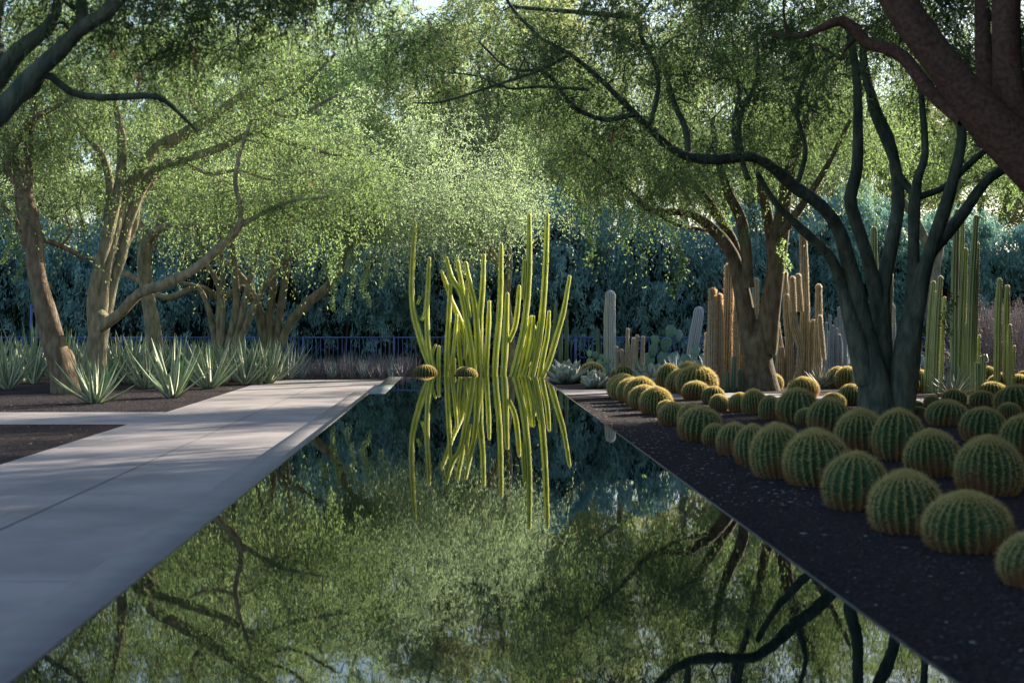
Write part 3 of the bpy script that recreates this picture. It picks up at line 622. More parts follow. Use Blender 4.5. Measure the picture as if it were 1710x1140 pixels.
RS = {
 'aloe': rosette_set((1,2,3,4,5), M['aloe'], nl=22, hgt=1.0, wd=1.0, lw=.135, spread=(5, 68), curl=.22),
 'aloe_tall': rosette_set((6,7), M['aloe'], nl=14, hgt=1.0, wd=.6, lw=.12, spread=(3, 50), curl=.2),
 'aloe_blue': rosette_set((8,9,10), M['aloe_blue'], nl=18, hgt=1.0, wd=.8, lw=.10, spread=(4, 58), curl=.2),
 'aloe_purple': rosette_set((11,12,13,14), M['aloe_purple'], nl=20, hgt=1.0, wd=.8, lw=.09, spread=(3, 52), curl=.2),
 'agave': rosette_set((15,16), M['agave'], nl=34, hgt=.62, wd=1.0, lw=.30, spread=(4, 78), curl=.16, keel=.5, prof='agave'),
 'agave_thin': rosette_set((17,18), M['agave'], nl=44, hgt=.8, wd=1.0, lw=.085, spread=(4, 85), curl=.1, keel=.3),
 'agave_blue': rosette_set((19,20), M['agave_blue'], nl=26, hgt=.9, wd=1.0, lw=.14, spread=(4, 62), curl=.12, keel=.35),
}
cnt = 0
def rosette(kind, name, label, cx, base, hpx, cat, group=None, wfac=1.0, D=None):
    global cnt
    D = D or gd(base); x = (cx-VX)*D/F; o = bpy.data.objects.new(name, RS[kind][cnt % len(RS[kind])]); cnt += 1; C.objects.link(o)
    s_ = hpx*D/F; hh = {'agave': .72, 'agave_thin': .82}.get(kind, 1.08)
    o.location = (x, D, GZ-.02); o.scale = (s_/hh*wfac, s_/hh*wfac, s_/hh); o.rotation_euler = (0, 0, rnd.uniform(0, 6.28))
    return tag(o, label, cat, group)
AG = 'spiky green aloes in the bed left of the path'
for a in [
 (158,673,84,1.2,'aloe','wide green aloe with pale-edged leaves, nearest one at the foot of the leaning brown trunk'),
 (287,664,98,.95,'aloe','large green aloe standing closest to the path edge, second from the front left'),
 (349,649,84,1.0,'aloe','bright green aloe third along the path edge'),
 (409,642,84,.8,'aloe','upright green aloe fourth along the path edge'),
 (432,641,70,.8,'aloe_tall','yellowish green aloe with dry orange base, fifth along the path edge'),
 (447,640,78,.9,'aloe','green aloe leaning right, sixth along the path edge'),
 (480,634,76,.9,'aloe_blue','darker blue-green aloe at the corner where the path bends'),
 (242,648,88,.9,'aloe','green aloe set back between the two nearest, with an orange-brown base'),
 (57,640,112,.75,'aloe_tall','tallest broad-leaved green aloe left of the leaning brown trunk'),
 (14,650,90,.9,'aloe','green aloe at the left edge of the photo, in front'),
 (-14,640,90,1.0,'aloe','green aloe cut off by the left photo edge'),
 (186,640,76,.8,'aloe_tall','green aloe right behind the nearest wide one')]:
    rosette(a[4], 'aloe', a[5], a[0], a[1], a[2], 'aloe', AG, a[3])
for i, (x, y, h_) in enumerate([(38,636,70),(88,633,66),(112,632,80),(130,628,70),(205,634,75),(222,630,78),(262,634,70),(305,633,70),(322,636,66),(340,630,66),(368,632,68),(385,628,62),(300,627,66),(258,626,60),(196,626,66),(170,625,60),(90,624,64),(30,626,60),(5,628,62),(415,628,60),(440,627,58),(462,628,60),(60,622,50),(150,620,50),(230,620,52),(280,620,50),(330,621,50),(375,621,46),(215,640,78),(318,641,72),(374,640,72),(128,641,76),(462,635,66),(268,643,76),(395,637,70),(345,638,74),(498,629,50),(160,634,74)]):
    rosette('aloe' if i % 3 else 'aloe_tall', 'aloe', 'green pale-edged aloe in the crowded back rows between the trees and the railing', x, y, h_, 'aloe', 'crowded back-row aloes', .85)
k = 0
for row, (y, x0, x1, stp, h_) in enumerate([(632,503,690,17,36),(629,498,690,15,38),(625,480,700,16,38),(621,470,702,17,34)]):
    x = x0+row*4
    while x < x1:
        rosette('aloe_blue' if (k % 3 == 0) else 'aloe_purple', 'aloe', 'small grey-purple aloe in the low band between the path end and the railing', x+rnd.uniform(-3,3), y+rnd.uniform(-1,1), h_*rnd.uniform(.8,1.15), 'aloe', 'low band of small purplish aloes', .75); x += stp; k += 1
rosette('agave', 'agave', 'big pale grey-green agave rosette at the right foot of the pool-end cactus clump', 946, 640, 46, 'agave', None, 1.05)
rosette('agave', 'agave', 'grey-green agave in front of the glowing barrel, right of the biggest rosette', 992, 648, 36, 'agave', None, 1.0)
rosette('agave', 'agave', 'agave with white tips behind the small hairy tan cluster', 1085, 640, 40, 'agave', None, 1.0)
rosette('agave', 'agave', 'agave with pale pointed tips behind the very wide sunlit barrel', 1150, 634, 34, 'agave', None, 1.1)
rosette('agave', 'agave', 'low agave left of the very wide sunlit barrel group', 1104, 636, 30, 'agave', None, 1.0)
rosette('agave_thin', 'agave', 'spiky narrow-leaved green agave in front of the tallest green posts', 1591, 660, 52, 'agave', None, 1.15)
rosette('agave_thin', 'agave', 'pale narrow-leaved agave right of the tall tan cactus', 1373, 646, 40, 'agave', None, .9)
for i, (x, y, h_, s_) in enumerate([(1190,628,55,'left of the leaning saguaro'),(1128,628,50,'among the prickly pear pads'),(1212,626,60,'behind the hairy brown columns'),(1415,627,60,'left of the dark trunk beside the thin pale stems'),(1445,626,50,'showing left of the tall post'),(1536,626,55,'behind the small stem right of the dark trunk'),(1560,626,48,'behind the leaning green posts'),(1640,626,44,'behind the short green stems'),(1700,626,44,'at the right edge of the photo')]):
    rosette('agave_blue', 'agave', 'powdery blue agave '+s_, x, y, h_, 'agave', 'blue agaves near the railing', .9)
# prickly pears
def pad_mesh(r):
    mb = MB(); nu, nv = 14, 8; V = []
    for j in range(nv+1):
        p_ = PI*j/nv
        for i in range(nu):
            a = 2*PI*i/nu; x = math.sin(p_)*math.cos(a); y = math.sin(p_)*math.sin(a)*.16; z = -math.cos(p_)
            ww = .78+.16*z; V.append((x*r*ww, y*r, (z+1)*r))
    mb.add(V, grid_faces(nv+1, nu)); return mb.mesh('pad', [M['pad']], True)
padm = pad_mesh(.2)
def pear(label, cx, D, pads):
    root = empty('prickly_pear', ((cx-VX)*D/F, D, GZ)); tag(root, label, 'prickly pear', 'prickly pears')
    for px, py, rp, tilt in pads:
        q = at(px, py, D+rnd.uniform(-.3, .3)); o = bpy.data.objects.new('pad', padm); C.objects.link(o); o.parent = root
        s_ = rp*D/F/.2/.86; o.location = (q.x-root.location.x, q.y-root.location.y, q.z-GZ-s_*.2); o.scale = (s_, s_, s_); o.rotation_euler = (rnd.uniform(-.25,.25), tilt, rnd.uniform(-.6, .6))
pear('bushy prickly pear with large round pads left of the leaning saguaro', 1110, 44, [(1090,585,11,-.2),(1110,575,11,.1),(1117,553,9.5,.2),(1131,560,9,.3),(1088,600,11,-.3),(1105,600,11,.1),(1122,598,10,.3),(1085,615,10,-.2),(1130,615,9,.2),(1140,600,8,.3),(1100,618,10,0),(1118,616,10,.1),(1072,608,8,-.4),(1095,568,8,-.1)])
pear('prickly pear with pale round pads right of the leaning saguaro', 1165, 43.5, [(1161,587,8,0),(1150,600,8,-.3),(1172,598,9,.3),(1162,610,9,0),(1180,608,8,.4),(1150,618,9,-.1),(1170,620,9,.1)])
pear('low prickly pear at the foot of the tall saguaro column', 1000, 43, [(985,590,5.5,-.2),(993,593,6,.2),(1003,596,5,.3),(988,605,7,-.2),(1000,608,7,.1),(1012,603,6,.4),(980,615,8,0),(996,618,8,0),(1010,618,8,.2),(1029,612,7,.2),(1025,600,5,.2)])
pear('prickly pear just right of the brown trunk', 1292, 40, [(1292,590,8,0),(1286,602,8,-.3),(1299,604,8,.3),(1293,616,9,0),(1292,575,6,.1)])
pear('small prickly pear below the small hairy tan cluster', 1090, 38, [(1080,628,5,-.2),(1090,624,5,0),(1100,628,5,.3),(1086,634,6,0),(1097,636,6,.1)])
# dry grey brush
def brush(label, cx, base, wpx, hpx, D):
    root = empty('dry_shrub', ((cx-VX)*D/F, D, GZ)); tag(root, label, 'shrub', 'dry grey shrubs'); mb = MB(); n_ = 900
    O = np.stack([R.normal(size=n_)*wpx*D/F*.28, R.normal(size=n_)*.6, np.abs(R.uniform(0, .75, n_))*hpx*D/F], 1)
    Dr = norm(np.stack([O[:, 0]*.5+R.normal(size=n_)*.15, R.normal(size=n_)*.2, np.full(n_, 1.0)], 1))
    sprays(mb, O, Dr, R.uniform(.3, .8, n_), 20, .035, -.02, twig_w=.014); mb.build('twigs', [M['brush'], M['brush']], root)
brush('dry lavender-grey twiggy shrub behind the rightmost green posts', 1650, 620, 110, 130, 40)
brush('dry grey twiggy shrub at the far right edge in front of the hedge', 1725, 620, 90, 130, 41)
# ---------------------------------------------------------------- trees
make_tree('palo_verde_tree', 'leaning brown trunk tree at the left, nearest the gravel path corner', 32.8,
 [[(112,662,26),(98,600,24),(78,530,21),(62,460,19),(55,400,18),(42,335,19),(32,295,15,.1),(12,240,11,.3),(0,190,9,.5),(-20,130,7,.8)],
  [(45,340,13),(48,290,9),(48,240,8),(55,190,6,-.3),(70,120,5,-.6)],
  [(34,310,9),(12,285,8),(22,250,8,-.2),(40,215,7,-.3),(62,195,6,-.5),(100,175,4,-.8),(140,150,3,-1)],
  [(112,655,15,.1),(118,610,12,.2),(112,585,8,.3)],
  [(66,470,7),(50,430,6,.2),(20,360,5,.6),(-20,330,4,1)],
  [(70,400,5,.2),(100,410,5,.6),(140,430,5,1.0)]],
 [(40,120,-1,160,120,2.5,3),(-60,250,0,120,130,2.5,1.5),(150,230,1,130,100,2,1.5),(20,-40,-1,220,100,3,2),(70,330,1,80,60,1.5,.6)],
 52000, M['leaf'], M['bark_brown'], .045, 75, base=(108,32.8), rad=.85, hang=[(30,400,470,0),(12,380,440,.3)])
make_tree('palo_verde_tree', 'many-limbed pale green tree with a long low limb sweeping right over the aloes', 34,
 [[(150,650,26),(160,592,20),(166,545,19),(168,525,17)],
  [(160,560,13),(156,500,12),(165,450,11),(178,400,11),(190,350,10),(200,300,10),(204,240,9),(196,190,6),(185,130,4)],
  [(165,560,13),(172,480,12,.1),(188,400,11,.2),(205,330,11,.3),(230,290,11,.4),(260,250,11,.5),(300,228,11,.4),(345,203,10,.2),(378,178,9,0),(420,150,6,-.4),(470,120,4,-.8)],
  [(168,560,14,.2),(188,470,11,.3),(204,425,10,.4),(215,370,9,.5),(240,310,9,.5),(270,276,9,.3),(300,268,8,.1),(370,246,7,-.3),(425,222,6,-.6),(480,238,4,-1),(530,252,3,-1.3),(575,262,2.5,-1.6)],
  [(165,548,12,-.1),(198,525,10.5,-.3),(230,492,9.5,-.6),(272,475,9,-.9),(320,452,8.5,-1.2),(362,418,8,-1.5),(398,380,7.5,-1.8),(403,350,5.5,-1.9),(393,305,5,-2),(400,260,4,-2),(420,200,3,-2.2)],
  [(400,378,5,-1.8),(440,355,4,-2),(490,335,3,-2.3),(540,330,2.5,-2.6)],
  [(345,203,5,.2),(320,165,4.5,.1),(330,120,4,0),(310,60,3.5,-.2)],[(415,152,4,-.4),(460,190,3.5,-.6),(500,192,3,-.8),(560,160,2.5,-1)],
  [(300,268,4,.1),(350,290,3.5,-.1),(400,285,3,-.3),(455,300,2.5,-.5),(520,285,2,-.7)],[(425,222,4,-.6),(440,180,3.5,-.8),(500,150,3,-1),(560,90,2.5,-1.2)],
  [(192,420,8,.2),(178,380,8,.3),(184,315,7.5,.5),(172,262,7,.6),(150,235,5,.8),(130,205,4,1),(100,160,3,1.2)],
  [(200,425,7,.5),(225,380,6,.8),(232,340,5,1),(260,300,4,1.2)]],
 [(210,90,0,170,110,2.5,2),(380,90,-1,170,110,2.5,2.4),(480,200,-1.5,140,90,2,1.6),(560,290,-1.8,130,60,1.8,1.3),(330,310,-1,110,60,1.6,.8),(470,335,-2,110,35,1.5,.9),(240,200,1.5,140,90,2,1)],
 68000, M['leaf'], M['bark_green'], .042, 120, base=(152,34), rad=.9, pods=10, hang=[(560,400,465,-2),(520,390,440,-1.5)])
make_tree('palo_verde_tree', 'sturdy pale scarred trunk standing straight behind the swept low limb', 38.5,
 [[(258,640,15),(256,560,14),(248,500,12),(240,440,11),(243,400,10),(230,370,7,.2),(212,330,6,.5),(200,270,5,.8)],
  [(245,410,8),(262,385,6.5,-.2),(300,378,5.5,-.4),(355,381,5,-.8),(400,370,4,-1)],
  [(244,430,6),(285,330,6,.6),(330,280,5,1),(380,230,4,1.5)],
  [(236,470,6,0),(205,455,5.5,.3),(185,440,4,.6),(150,430,4,1)]],
 [(200,300,1,150,70,2.5,1.2),(340,290,0,150,80,2.5,1.5),(430,320,-.5,110,40,2,1),(100,320,1,120,50,2.5,1),(280,180,1,200,100,3,1.5)],
 46000, M['leaf_bright'], M['bark_green'], .045, 80, base=(258,38.5))
make_tree('palo_verde_tree', 'slender green multi-stem tree fanning out in front of the railing', 41.5,
 [[(372,640,11),(372,600,10),(370,590,9)],
  [(362,610,6),(360,580,5.5),(354,540,5),(345,505,4.5),(330,480,4),(300,472,3)],
  [(366,605,6),(372,520,5.5),(362,470,4.5),(345,440,3.5),(330,390,3)],
  [(372,605,6),(390,540,7),(395,500,6),(392,450,5.5),(388,400,5),(394,330,4),(400,270,3)],
  [(378,605,6),(398,550,6.5),(412,490,5.5),(425,440,4.5),(440,380,3)],
  [(384,600,6),(404,560,6),(430,500,5.5),(460,450,5),(500,420,4),(540,395,3)],
  [(366,600,5),(366,520,5),(372,470,4.5),(368,410,3.5),(360,350,3)]],
 [(400,330,0,130,80,2.5,2),(520,335,0,110,50,2.2,1.6),(330,360,.5,100,40,2,1),(600,350,0,70,45,1.8,.9),(480,260,0,160,80,2.5,1.5)],
 50000, M['leaf_bright'], M['bark_green'], .045, 85, base=(374,41.5), hang=[(584,420,455,0),(540,430,470,0),(560,430,520,.4),(610,440,495,0)])
make_tree('palo_verde_tree', 'stout forked tree with a pale limb reaching up right, nearest the pool end', 42.5,
 [[(452,640,16),(452,600,15),(450,585,14)],
  [(444,600,9),(437,540,8),(420,490,7.5),(395,455,7),(372,435,5,.3),(345,430,4,.6)],
  [(452,600,8),(450,530,7),(458,460,6),(452,400,5),(445,340,4)],
  [(458,600,8),(468,520,6.5),(478,450,5.5),(482,400,4.5),(500,340,3.5)],
  [(460,605,9),(478,550,8),(508,512,8),(545,480,7.5),(568,452,7),(577,420,5.5),(600,395,4),(640,370,3)],
  [(430,515,5,-.2),(405,480,5,-.4),(370,500,6,-.6),(342,482,6,-.8),(320,482,5.5,-.9),(285,497,5.5,-1),(262,492,4,-1)]],
 [(560,330,0,140,80,2.5,2),(680,330,-.5,120,75,2.5,1.8),(770,300,-.5,110,80,2.5,1.3),(640,230,.5,160,80,3,1.5),(620,365,-.5,70,35,1.5,.6)],
 52000, M['leaf_silver'], M['bark_green'], .045, 95, base=(452,42.5), hang=[(612,440,510,0),(640,430,480,0),(585,450,520,0)])
make_tree('palo_verde_tree', 'silver-leaved tree whose fine foliage cascades behind the tall cactus clump', 45.5,
 [[(858,640,9),(856,600,8),(850,540,7),(842,480,6),(822,420,5),(790,370,4),(750,330,3)],
  [(846,500,5),(852,430,4),(840,360,3),(820,300,2.5)],[(830,440,4),(790,410,3),(740,395,2.5),(700,385,2)]],
 [(760,350,0,120,75,2,2.2),(860,330,0,90,70,2,1.1),(690,370,0,70,45,1.6,1.0),(800,375,0,60,30,1.2,.5),(800,240,0,150,70,2.5,1.2)],
 48000, M['leaf_silver'], M['bark_green'], .045, 90, base=(858,45.5), hang=[(745,420,470,0),(770,425,460,0),(828,420,450,0)])
make_tree('mesquite_tree', 'dark limbs entering from beyond the left edge high above the path', 13,
 [[(-330,840,60),(-300,600,48),(-260,420,44),(-200,310,36),(-120,250,28),(-60,225,23),(0,190,19),(48,132,16),(100,84,15),(130,52,13),(180,20,12,-.1),(215,-20,10,-.2),(260,-80,7,-.3)],
  [(-80,235,22,.2),(-30,170,18,.3),(5,118,16,.3),(30,86,14,.3),(62,62,12,.3),(85,38,10,.3),(98,0,9,.3),(110,-50,7,.3)],
  [(55,125,10),(85,128,7,.1),(118,154,6.5,.2),(170,163,6,.3),(240,160,5.5,.4),(272,166,5,.5),(300,190,3.5,.6),(330,220,2.5,.7)],
  [(140,42,10),(136,10,9.5,.1),(132,-40,8,.2)],
  [(0,188,10),(30,170,7),(60,150,6,.2),(75,120,4,.3)],
  [(-30,165,9),(-2,90,8,.3),(-6,50,7,.4),(5,0,6,.5)]],
 [(60,-60,0,240,90,1.6,2),(280,-50,.5,230,80,1.6,2),(200,90,1.2,130,60,.8,.7),(480,-50,1,200,75,1.4,1.2),(-150,100,0,150,160,1.6,1.2),(330,60,1.6,130,60,.9,.9),(560,-10,2,170,70,1.2,1.2),(640,-100,2,220,70,1.5,1.6)],
 48000, M['leaf_dark'], M['bark_shaded'], .03, 80, base=(-330,13), spraylen=(.2,.5), sub=.6, pods=8)
make_tree('mesquite_tree', 'massive reddish limb reaching in from beyond the right edge, nearest tree to the camera', 14,
 [[(2060,845,62),(1990,600,54),(1860,410,52),(1720,268,48),(1655,205,42),(1592,130,36),(1530,50,32),(1490,-20,30),(1450,-100,26)],
  [(1720,265,40,.1),(1693,200,33,.1),(1682,120,29,.1),(1680,40,27,.1),(1684,-60,24,.1)],
  [(1690,215,22,.5),(1655,150,17,.6),(1643,90,16,.7),(1640,20,14,.8),(1630,-50,12,.9)],
  [(1610,200,14,.3),(1580,178,13,.5),(1550,150,13,.6),(1520,108,13,.8),(1492,84,13,.9),(1450,74,11,1),(1428,50,11,1),(1405,35,10,1),(1382,42,8,1),(1340,60,5,1.2),(1290,60,4,1.4)]],
 [(1500,-60,2.5,220,80,1.5,1.6),(1250,-30,2.5,220,80,1.5,1.6),(1050,-30,1.5,180,80,1.3,1.1),(1650,60,2.5,140,110,1.2,.6),(1380,80,2.5,120,60,1,.5),(1900,60,1,200,160,2,1.5),(1750,-150,0,250,100,2,1.2),(1500,-190,2,420,120,3,3.5),(1150,-170,1,300,110,2.5,1.6),(1900,-200,-3,400,180,3,2),(1350,-150,5.5,350,120,3,3)],  # clumps high out of view are added to keep sun off the path
 120000, M['leaf_dark'], M['bark_red'], .03, 90, base=(2060,14), rad=.88, spraylen=(.2,.5), sub=.6)
make_tree('palo_verde_tree', 'dark many-stemmed tree rising out of the barrel cacti, with a long limb bending left', 25.2,
 [[(1470,700,38),(1462,650,34),(1456,610,25),(1450,575,14)],[(1500,700,34),(1508,640,30),(1516,580,27),(1526,520,22),(1533,470,14),(1538,440,8)],
  [(1450,640,24),(1428,560,20),(1408,485,14),(1388,432,11,-.2),(1352,395,10,-.4),(1315,360,8.5,-.6),(1290,332,7.5,-.8),(1265,290,6,-1)],
  [(1470,660,30,.1),(1455,590,22,.1),(1440,525,18),(1422,455,16,-.1),(1402,388,15,-.3),(1372,345,14,-.5),(1322,308,13,-.7),(1290,280,12,-.9),(1255,262,12,-1.1),(1200,266,11,-1.4),(1150,262,10,-1.6),(1112,240,9,-1.8),(1085,215,8,-2),(1050,180,7,-2.2),(1000,130,5.5,-2.5),(950,90,4.5,-2.8),(900,62,3.5,-3)],
  [(1475,650,26,.3),(1470,560,22,.3),(1470,500,21,.3),(1478,455,17,.3),(1492,392,15,.4),(1500,340,13,.5),(1496,285,12,.6),(1485,230,11,.7),(1462,180,10,.8),(1445,120,9,.9),(1440,60,7,1)],
  [(1467,545,12,.25),(1463,490,15,.2),(1447,425,14,.1),(1430,372,14,0),(1420,330,13,-.1),(1431,280,12,-.1),(1433,200,11,-.1),(1430,125,9,-.1),(1420,60,7,-.1)],
  [(1524,540,18,.1),(1525,440,13,.1),(1527,350,13,.1),(1532,300,9,.1),(1545,255,8,.2),(1540,180,7,.3),(1535,120,5,.4)],
  [(1526,325,9,.2),(1502,292,8,.3),(1480,240,8,.4),(1455,180,7,.5),(1450,130,5,.6)],
  [(1528,530,18,-.1),(1545,450,15,-.2),(1565,385,14,-.3),(1592,300,12,-.4),(1606,230,11,-.5),(1600,170,9,-.6),(1615,100,7,-.7)],
  [(1532,500,16,.2),(1550,430,14,.3),(1582,388,13,.4),(1612,352,12,.5),(1642,308,11,.6),(1680,280,10,.7),(1720,265,9,.8),(1780,230,6,1)],
  [(1532,330,8,.2),(1580,310,7.5,.6),(1625,268,7,.9),(1660,240,5,1.2)],
  [(1060,190,6,-2.2),(1010,200,5,-2.3),(960,180,4.5,-2.5),(925,135,4,-2.7),(900,118,3.5,-2.8),(850,115,3,-3),(800,70,2.5,-3.2)],
  [(905,66,4,-3),(860,20,4,-3.2),(835,-20,3,-3.4)],[(950,92,4,-2.8),(900,118,3.5,-3),(820,145,3,-3.2),(740,170,2.2,-3.4),(690,172,1.6,-3.6)],
  [(985,150,3.5,-2.5),(900,145,3,-2.8),(850,148,2.6,-3),(800,128,2,-3.2),(740,120,1.5,-3.3)],
  [(1085,215,5,-2),(1100,130,5,-2.1),(1070,60,5,-2.2),(1062,32,6,-2.2),(980,22,5,-2.5),(860,12,4,-2.9)],
  [(1240,262,6,-1.2),(1235,200,6,-1.1),(1265,130,5,-1),(1262,60,4,-.9)],[(1330,312,6,-.6),(1345,250,5,-.5),(1330,180,4.5,-.4),(1350,110,4,-.3)],
  [(1150,262,7,-1.6),(1145,215,7,-1.4),(1125,170,6,-1.2),(1105,90,5,-1)],
  [(1250,300,7,-.6),(1225,220,6,-.5),(1235,150,5,-.3),(1210,90,4,0)]],
 [(1000,90,-2.5,170,80,1.6,1.20),(1180,100,-1.5,150,90,1.6,1.20),(1400,60,0,170,90,2,1.20),(1580,90,0,150,110,2,1.08),(1270,190,-1,120,60,1.2,0.48),(1060,240,-2,110,55,1.2,0.42),(870,80,-3,130,80,1.3,0.66),(1700,150,1,130,120,2,0.72),(1200,-40,-1,300,70,2,0.96),(720,60,-3.5,110,70,1.2,0.48),
  (1500,-120,0,300,110,3,2.5),(1150,-120,-2,300,110,3,2.5),(1330,70,4.5,260,90,2.5,2.6),(1600,40,4,200,90,2.5,1.4)],  # extra crown clumps added to block sunlight from the near path
 140000, M['leaf_dark'], M['bark_shaded'], .038, 160, base=(1485,25.2), rad=.78, pods=10, spraylen=(.3,.8), hang=[(1130,385,485,-1.5),(978,320,440,-2),(1250,340,400,-1.5),(1000,330,385,-2),(1585,500,560,.3)])
make_tree('palo_verde_tree', 'brown forked trunk glowing along its right side, standing behind the barrels in the middle', 34,
 [[(1268,662,38),(1266,610,32),(1265,570,26),(1268,540,14)],
  [(1252,590,18),(1240,490,17),(1222,425,14),(1190,382,11),(1150,357,8,-.3),(1088,352,7,-.8),(1058,325,5,-1.2),(1020,290,4,-1.5),(970,250,3,-2)],
  [(1244,480,11,.2),(1222,400,10.5,.3),(1192,350,9.5,.4),(1155,300,8,.5),(1140,262,6,.6)],
  [(1250,480,12,-.2),(1241,380,11,-.3),(1216,320,10,-.4),(1198,262,7,-.5),(1190,200,5,-.6)],
  [(1276,590,24),(1290,490,20),(1300,410,19),(1310,335,14),(1330,245,12),(1360,170,9),(1385,110,7)],
  [(1292,430,12,.3),(1280,350,10,.4),(1264,280,9,.5),(1248,210,8,.6),(1225,160,5,.7)],
  [(1305,390,9,-.2),(1345,335,7,-.4),(1385,270,5.5,-.6),(1420,200,4,-.8)],
  [(1090,352,4,-.8),(1130,375,3.5,-.8),(1180,385,4,-.4)]],
 [(1100,290,-1,130,70,2,1.8),(1230,240,0,150,80,2.2,2),(1380,210,0,140,90,2.2,1.6),(1000,250,-1.5,120,70,2,1.5),(1150,140,0,180,90,2.5,1.5),(1320,110,0,200,90,2.5,1.5),(930,180,-1,120,80,2,1.2)],
 85000, M['leaf'], M['bark_mid'], .042, 120, base=(1266,34), rad=.82, hang=[(1310,400,450,-.5),(1045,370,420,-1),(1220,330,380,0)])
make_tree('palo_verde_tree', 'lighter green tree behind the tall green posts, its foliage hanging at upper right', 49,
 [[(1560,600,10),(1556,560,9),(1560,460,9),(1575,380,8),(1600,300,6),(1640,230,6),(1680,170,4)],
  [(1562,440,8),(1530,370,7),(1490,310,6),(1450,250,4)],[(1572,380,8),(1590,320,7),(1650,290,6),(1720,260,4)]],
 [(1480,250,0,140,70,2.5,1.5),(1620,240,0,150,80,2.5,2),(1740,230,0,100,90,2.5,1.2),(1560,120,0,220,100,3,2)],
 60000, M['leaf'], M['bark_green'], .048, 80, base=(1560,49), hang=[(1500,310,360,0),(1690,310,350,0)])
make_tree('palo_verde_tree', 'pale bright-leaved tree farther back, centre right above the blue hedge', 56,
 [[(1180,610,10),(1178,540,9),(1165,460,8),(1150,400,7),(1140,340,6),(1150,260,5)],[(1160,440,6),(1110,380,5),(1050,330,4),(1000,290,3)],[(1165,440,6),(1220,370,5),(1290,320,4),(1350,290,3)]],
 [(1020,270,0,130,70,2.5,1.5),(1160,230,0,150,80,3,2),(1310,260,0,130,70,2.5,1.5),(920,250,0,90,70,2,.9),(1240,330,0,120,25,1.5,.7)],
 70000, M['leaf_bright'], M['bark_green'], .05, 80, base=(1180,56))
# trees beyond the hedge
def far_tree(label, px, D, topy, wpx, n_, m, lf=.11, low=400):
    h0 = 600; mid = (topy+low)/2; hy = (low-topy)/2
    lim = [[(px, 585, 9), (px+8, 480, 8), (px-5, mid+hy*.4, 5), (px+10, topy+hy*.7, 2)],
           [(px, 470, 5), (px-wpx*.25, mid, 3), (px-wpx*.35, topy+hy*.5, 2)], [(px, 460, 5), (px+wpx*.25, mid, 3), (px+wpx*.36, topy+hy*.6, 3)]]
    bl = [(px, mid, 0, wpx*.55, hy*1.1, 4, 2), (px-wpx*.3, mid+hy*.2, 0, wpx*.3, hy*.75, 3, 1), (px+wpx*.3, mid+hy*.1, 1, wpx*.3, hy*.75, 3, 1)]
    make_tree('tree', label, D, lim, bl, n_, m, M['bark_brown'], lf, 60, base=(px, D), spraylen=(.6, 1.5), sub=2.0, group='trees beyond the hedge', sag=.3)
FTs = [(-60,62,-40,360,'far leafy tree beyond the hedge at the left edge','leaf_far'),(170,66,-80,380,'far olive tree beyond the hedge behind the leaning trunk','leaf_far'),
 (400,60,-60,380,'far yellow-green tree beyond the hedge, left of the cascade of silver leaves','leaf_bright'),(620,68,-60,360,'far pale tree beyond the hedge above the purplish aloes','leaf_silver'),
 (830,64,-100,330,'far tree beyond the hedge directly above the cactus clump','leaf_far'),(1040,70,-60,360,'far tree beyond the hedge behind the saguaro column','leaf_far'),
 (1250,64,-60,350,'far tree beyond the hedge behind the brown forked trunk','leaf_far'),(1450,70,-60,350,'far tree beyond the hedge seen through the dark trunk forks','leaf_far'),
 (1640,68,-40,350,'far olive tree beyond the hedge behind the tallest green posts','leaf_far'),(1830,66,60,360,'far tree beyond the hedge at the right edge','leaf_far')]
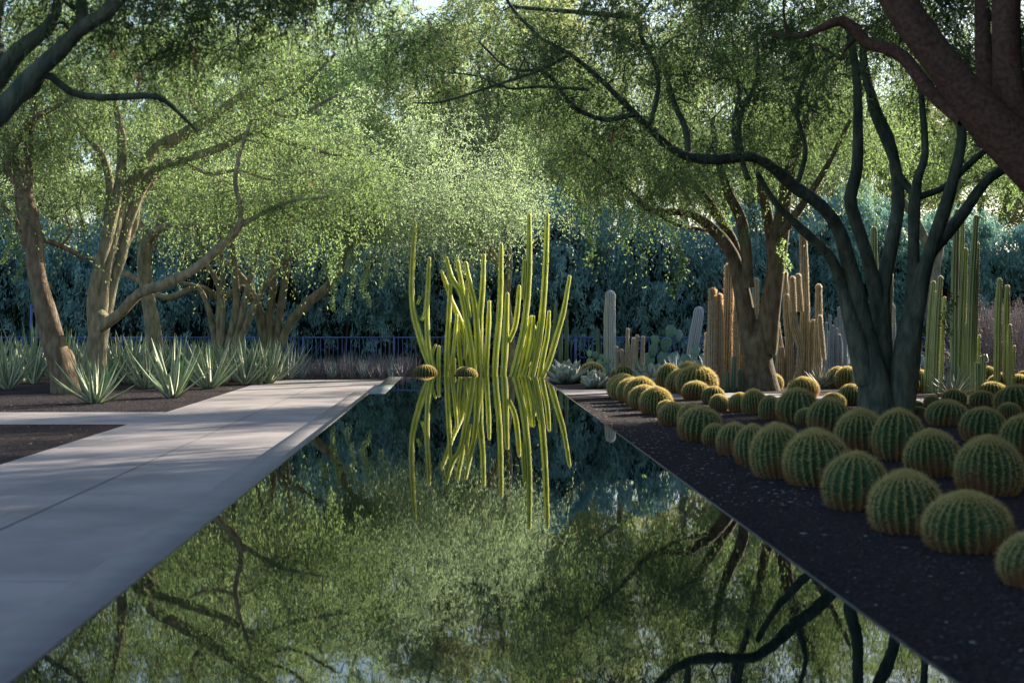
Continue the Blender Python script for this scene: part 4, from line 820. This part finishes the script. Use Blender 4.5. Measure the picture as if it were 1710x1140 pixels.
FTs += [(520,84,-140,420,'tallest far tree seen over the silver cascade, left of centre','leaf_far'),(930,86,-120,420,'tallest far tree above the right half of the cactus clump','leaf_far'),(720,76,-140,400,'far tree filling the gap above the left half of the cactus clump','leaf_silver')]
for px, D, ty, wp, lb, mm in FTs: far_tree(lb, px, D, ty, wp, 70000, M[mm], low=450 if px < 800 else 430)
# unseen evergreen trees added beyond the right edge to shade near path, pool and barrels
def shade_trees():
    Y0 = 21.0; X0 = 12.0; root = empty('added_shade_tree', (X0, Y0, GZ)); mb = MB(); nodes = []
    for k in range(3): tube(mb, [(rnd.uniform(-.3,.3), rnd.uniform(-.3,.3), -.1, .16), (rnd.uniform(-.8,.8), rnd.uniform(-.8,.8), 3, .12), (rnd.uniform(-1.5,1.5), rnd.uniform(-1.5,1.5), 7.5, .04)], 8, 0, .4)
    P_ = []; n_ = 4200; u = rnd_unit(n_)*(R.uniform(.1, 1, n_)**.4)[:, None]; O = u*np.array([2.7, 2.9, 4.2])+np.array([0, 0, 5.0])
    O *= 1+.08*np.sin(O[:, :1]*3+O[:, 1:2]*2); nn = (O[:, 2] > .4); O = O[nn]; n_ = len(O)
    for q in O[::60]: tube(mb, [(0, 0, max(.6, q[2]-1.5), .05), tuple(q*.6+np.array([0,0,q[2]*.3]))+(.03,), (*q, .01)], 5, 0, .5)
    mb.build('trunk', M['bark_brown'], root, smooth=True)
    cb = MB(); Dr = norm(rnd_unit(n_)+u[nn]*.8); sprays(cb, O, Dr, R.uniform(.5, 1.0, n_), 22, .14, .35); cb.build('crown', [M['leaf_dark'], M['twig']], root)
    tag(root, 'dense evergreen tree added out of view beyond the right edge to cast shade', 'tree', 'evergreen trees added for shade outside the right edge')
    root.scale = (1, 1, 1.3)
    for i, (x, y) in enumerate([(22,33.5),(15.9,31.3),(13.9,26.3),(10.6,16.4),(9.2,11.5),(8.2,6.5),(7.2,1.5),(19.5,28),(16.5,20)]):
        r = root.copy(); C.objects.link(r); r.location = (x, y, GZ); r.rotation_euler = (0, 0, i*1.3); r.scale = (1, 1, 1.25+.06*math.sin(i*2))
        for ch in [c for c in root.children]:
            c = ch.copy(); C.objects.link(c); c.parent = r
shade_trees()
